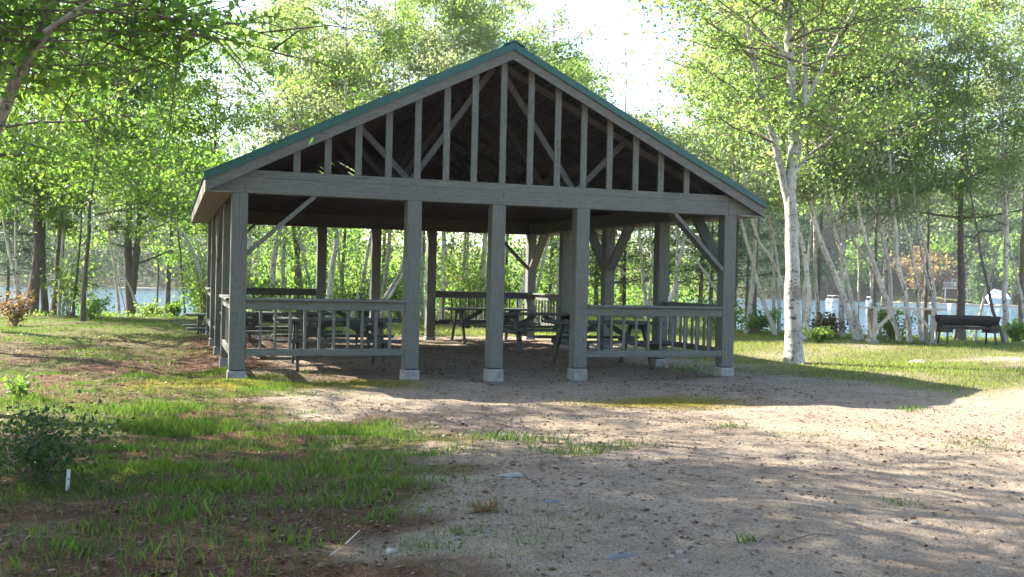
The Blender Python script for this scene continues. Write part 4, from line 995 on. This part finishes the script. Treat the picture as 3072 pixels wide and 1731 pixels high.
stick('pale straight stick at the lower left edge of the sand', (868, 1398), (905, 1365), .0035, 'oldwood')
stick('pale short stick below the longer one in the lower left', (828, 1425), (862, 1410), .003, 'oldwood')
stick('thin dark twig beside the small tuft near the bottom', (1165, 1377), (1205, 1392), .004)
stick('thin dark curved twig on sand below the whitish stone', (1215, 1243), (1262, 1249), .005)
stick('long dark twig on the sand at lower right', (1985, 1385), (2110, 1372), .005)
stick('thin dark twig on the sand in the middle of the right half', (1655, 1278), (1730, 1285), .004)
stick('dark stick lying under the left table in the pavilion', (655, 905), (690, 882), .012)
# dry reddish pine sprig
p = onz(1205, 1325); p[2] = hz(p[0], p[1]); rng = RS(88)
t = thing('dead_pine_sprig', p, 'reddish brown dead pine sprig lying on the sand', 'sprig')
V, Fc = tube(np.array([(-.10, -.02, .01), (0, 0, .02), (.10, .03, .015)]), [.005, .004, .003], 5); link('stem', npmesh('stem', V, Fc, M['twig']), t)
P = np.stack([rng.uniform(-.03, .10, 240), rng.normal(size=240)*.02, .015+.02*rng.rand(240)], 1); leaf_obj('needles', P, .07, M['leaf_red'], rng, t, -.1, .06)
p = onz(167, 1243); p[2] = hz(p[0], p[1])
t = thing('marker_stake', p, 'thin white marker stake beside the dark shrub', 'stake')
MB().bar((0, 0, -.08), (.012, 0, .132), .022, .010, (1, 0, 0)).build('stake', M['white'], t)

# ------------------------------------------------------------------ far shore
rng = RS(501)
def far_mass(name, lab, N, reg, hmax, mat, size, seed):
    rng = RS(seed); x, y = reg(rng, N)
    hh = hmax*(.55+.6*vnoise(x, y, seed+1, .16, 3)); z = height(x, y)+rng.rand(len(x))**.8*hh
    V, Fc = leaves(np.stack([x, y, z], 1), size, rng); o = link(name, npmesh(name, V, Fc, mat)); tag(o, lab, 'wood', kind='stuff')
def reg_r(rng, N):
    a = np.radians(rng.uniform(29, 49, N*3)); r = 150+rng.rand(N*3)**1.5*75; x = CAM[0]+r*np.sin(a); y = CAM[1]+r*np.cos(a)
    d = sdpoly(x, y, LAKE_R); k = d > 2.5; return x[k][:N], y[k][:N]
far_mass('far_wood', 'distant green woods on the far shore at right', 120000, reg_r, 25, M['leaf_far'], .75, 511)
def reg_l(rng, N):
    a = np.radians(rng.uniform(-12, 10, N*3)); r = 146+rng.rand(N*3)**1.5*70; x = CAM[0]+r*np.sin(a); y = CAM[1]+r*np.cos(a)
    d = sdpoly(x, y, LAKE_L); k = d > 1.5; return x[k][:N], y[k][:N]
far_mass('far_wood', 'distant green woods across the water at left', 80000, reg_l, 23, M['leaf_far'], .7, 521)
def reg_ll(rng, N):
    x = rng.uniform(-30, -5, N*4); y = rng.uniform(24, 60, N*4); d = sdpoly(x, y, LAKE_L); k = (d > 1) & (x < -4-.12*(y-20)); return x[k][:N], y[k][:N]
far_mass('left_thicket', 'dense dark thicket beyond the lawn at the left edge', 26000, reg_ll, 7, M['leaf_maple'], .22, 531)
def far_tree(u, vb, vt, dep, wpx, lab, leaf, seed, n=3500, bark='bark', cz=.25):
    p = at(u, vb, dep); tp = at(u, vt, dep); p[2] = hz(p[0], p[1])
    H = tp[2]; return tree('far_tree', lab, 'tree', [p, p+np.array([0, 0, 1.5])], H, p[2]+(H-p[2])*cz, .2, M[bark], M[leaf], seed, 'single trees on the far shore', n, .5, wpx/2*dep/2556., nbr=22, clump=.9)
far_tree(2160, 752, 610, 168, 75, 'bright green tree on the far shore between the birches', 'leaf_maple', 541)
far_tree(2320, 750, 640, 160, 85, 'rusty brown tree on the far shore left of the red cabin', 'leaf_rust', 542, 2800)
far_tree(2458, 755, 660, 150, 34, 'small green tree in front of the red cabin', 'leaf_far', 547, 1200)
far_tree(2215, 752, 600, 172, 70, 'dark green tree on the far shore near the second boat', 'leaf_far', 543)
far_tree(2545, 755, 600, 150, 70, 'bright green tree on the far shore right of the cabin', 'leaf_maple', 544)
far_tree(2400, 745, 600, 165, 80, 'light green tree behind the red cabin', 'leaf_maple', 545)
far_tree(2080, 752, 560, 175, 60, 'dark far tree left of the first boat', 'leaf_far', 546)
# sandy shore strip and wall
def place(u, v, dep): p = at(u, v, dep); return p
fa = at(2240, 764, 152); fb = at(2375, 770, 146)
def strip(name, lab, cat, ua, ub, dep, z0, z1, th, mat):
    a = at(ua, 760, dep); b_ = at(ub, 765, dep); o_ = (float(a[0]), float(a[1]), 0.)
    n_ = 14; rng_ = RS(int(ua)); mbq = MB(); tt = np.linspace(0, 1, n_+1)
    for k in range(n_):
        p = a+(b_-a)*tt[k]; q = a+(b_-a)*(tt[k+1]-.002); zt = z1+rng_.uniform(-.08, .08)
        mbq.bar((p[0], p[1], (z0+zt)/2), (q[0], q[1], (z0+zt)/2), th, zt-z0, (b_[1]-a[1], a[0]-b_[0], 0))
    tag(mbq.build(name, mat, None, o_), lab, cat)
strip('shore_wall', 'low pale stone shore wall across the water right of the boats', 'wall', 2238, 2385, 150, -1.6, -.8, 1.2, M['beachwall'])
strip('shore_wall', 'low pale stone shore wall in front of the red cabin', 'wall', 2388, 2600, 146, -1.6, -.8, 1.2, M['beachwall'])
# red cabin
dc = 156; cb_ = at(2432, 752, dc); cb_[2] = max(hz(cb_[0], cb_[1]), -.2)
t = thing('cabin', cb_, 'red brown two storey cabin with deck across the water', 'cabin'); t.rotation_euler = (0, 0, R(-40))
wl = MB().box((-3.2, 0, 0), (3.0, 5, 3.6)); wl.build('wall', M['redwall'], t)
MB().prism([(-3.7, 3.55), (0, 5.0), (3.5, 3.55), (3.5, 3.75), (0, 5.25), (-3.7, 3.75)], -.5, 5.4).build('roof', M['darkroof'], t)
MB().prism([(-3.2, 3.6), (3.0, 3.6), (-.05, 4.95)], .05, .25).build('gable', M['redwall'], t)
for x in (-2.2, .3, 1.8):
    f = MB().box((x, -.06, 2.0), (x+1.0, -.002, 3.1)).build('window', M['railwhite'], t); MB().box((x+.1, -.08, 2.1), (x+.9, -.062, 3.0)).build('pane', M['glass'], f)
f = MB().box((.4, -.06, .05), (1.5, -.002, 1.5)).build('door', M['railwhite'], t); MB().box((.5, -.08, .12), (1.4, -.062, 1.4)).build('pane', M['glass'], f)
dk = MB().box((-3.4, -2.2, 1.55), (3.3, -.003, 1.7)); dko = dk.build('deck', M['oldwood'], t)
q = MB()
for x in np.linspace(-3.35, 3.2, 24): q.box((x, -2.2, 1.7), (x+.06, -2.14, 2.45))
q.box((-3.4, -2.24, 2.45), (3.3, -2.1, 2.55)); q.build('deck_railing', M['railwhite'], dko)
for x in (-3.2, -.1, 3.0): MB().box((x, -2.15, -.5), (x+.18, -1.97, 1.548)).build('deck_post', M['oldwood'], dko)
# boats
def boat(u, v, dep, lab, rz, s=1.):
    p = at(u, v, dep); p[2] = -1.1
    t = thing('pontoon_boat', p, lab, 'boat', 'boats moored on the far shore'); t.rotation_euler = (0, 0, rz); t.scale = (s, s, s)
    for sy in (-1, 1): MB().tube([(-2.6, sy*.8, .12), (2.2, sy*.8, .12), (2.8, sy*.8, .28)], [.28, .28, .05], 10).build('pontoon', M['white'], t, smooth=True)
    MB().box((-2.5, -1.15, .4), (2.5, 1.15, .5)).build('deck', M['white'], t)
    q = MB()
    for (a, b_) in (((-2.4, -1.1), (2.4, -1.1)), ((-2.4, 1.1), (2.4, 1.1)), ((2.4, -1.1), (2.4, 1.1)), ((-2.4, -1.1), (-2.4, 1.1))): q.bar((*a, .82), (*b_, .82), .04, .62, (b_[1]-a[1], a[0]-b_[0], 0))
    q.build('side_panel', M['white'], t)
    MB().box((-2.2, -.95, .5), (-1.2, .95, .95)).build('seat', M['boatseat'], t)
    for x in (-1.6, .6):
        for sy in (-1, 1): MB().bar((x, sy*1.05, 1.1), (x, sy*1.0, 2.0), .05, .05).build('canopy_post', M['railwhite'], t)
    MB().prism([(-1.9, 2.0), (-1.0, 2.12), (.2, 2.12), (.95, 2.0), (.95, 2.04), (.2, 2.17), (-1.0, 2.17), (-1.9, 2.04)], -1.1, 1.1).build('canopy', M['white'], t)
boat(2098, 752, 150, 'white canopied pontoon boat moored across the water, left one', R(20), .5)
boat(2190, 760, 142, 'white pontoon boat with flat canopy farther right, seen end on', R(55), .5)
p = at(2512, 764, 140); p[2] = -.6
t = thing('boat_cover', p, 'white shrink wrapped boat on the far shore at right', 'boat'); t.rotation_euler = (0, 0, R(-30))
MB().add([(-1.6, -.7, .9), (1.3, -.9, .8), (1.3, .9, .8), (-1.6, .7, .9), (-.6, 0, 2.1), (.9, 0, 1.7), (-1.2, -.3, 0), (1.2, -.5, 0), (1.2, .5, 0), (-1.2, .3, 0)],
         [(0, 1, 5, 4), (1, 2, 5), (2, 3, 4, 5), (3, 0, 4), (0, 6, 7, 1), (1, 7, 8, 2), (2, 8, 9, 3), (3, 9, 6, 0), (6, 9, 8, 7)]).build('cover', M['white'], t)
# railing of a dock in the left inlet
a = at(300, 731, 120); b_ = at(392, 731, 120); o_ = (float(a[0]), float(a[1]), -1.1)
t = thing('dock', o_, 'small dock with thin pale railing across the left inlet', 'dock')
q = MB().box((-.2, -.6, .25), (float(b_[0]-a[0])+.2, .8, .38)); q.build('dock_deck', M['oldwood'], t)
q = MB(); Lx = float(b_[0]-a[0])
for k in range(4): q.bar((Lx*k/3, -.5, -.6), (Lx*k/3, -.5, 1.55), .05, .05, (1, 0, 0))
q.bar((0, -.5, 1.55), (Lx, -.5, 1.55), .05, .05); q.bar((0, -.5, .95), (Lx, -.5, .95), .04, .04); q.build('railing', M['railwhite'], t)

# ------------------------------------------------------------------ air
mt = bpy.data.materials.new('summer_haze'); mt.use_nodes = True; n = mt.node_tree.nodes; n.clear()
ou = n.new('ShaderNodeOutputMaterial'); pv = n.new('ShaderNodeVolumePrincipled'); mt.node_tree.links.new(pv.outputs[0], ou.inputs['Volume'])
pv.inputs['Color'].default_value = (.93, .96, 1, 1); pv.inputs['Density'].default_value = .00035; pv.inputs['Anisotropy'].default_value = .35
o = MB().box((-300, -60, -8), (330, 330, 36)).build('haze', mt); tag(o, kind='stuff')
cy.volume_bounces = 0; cy.volume_step_rate = 10
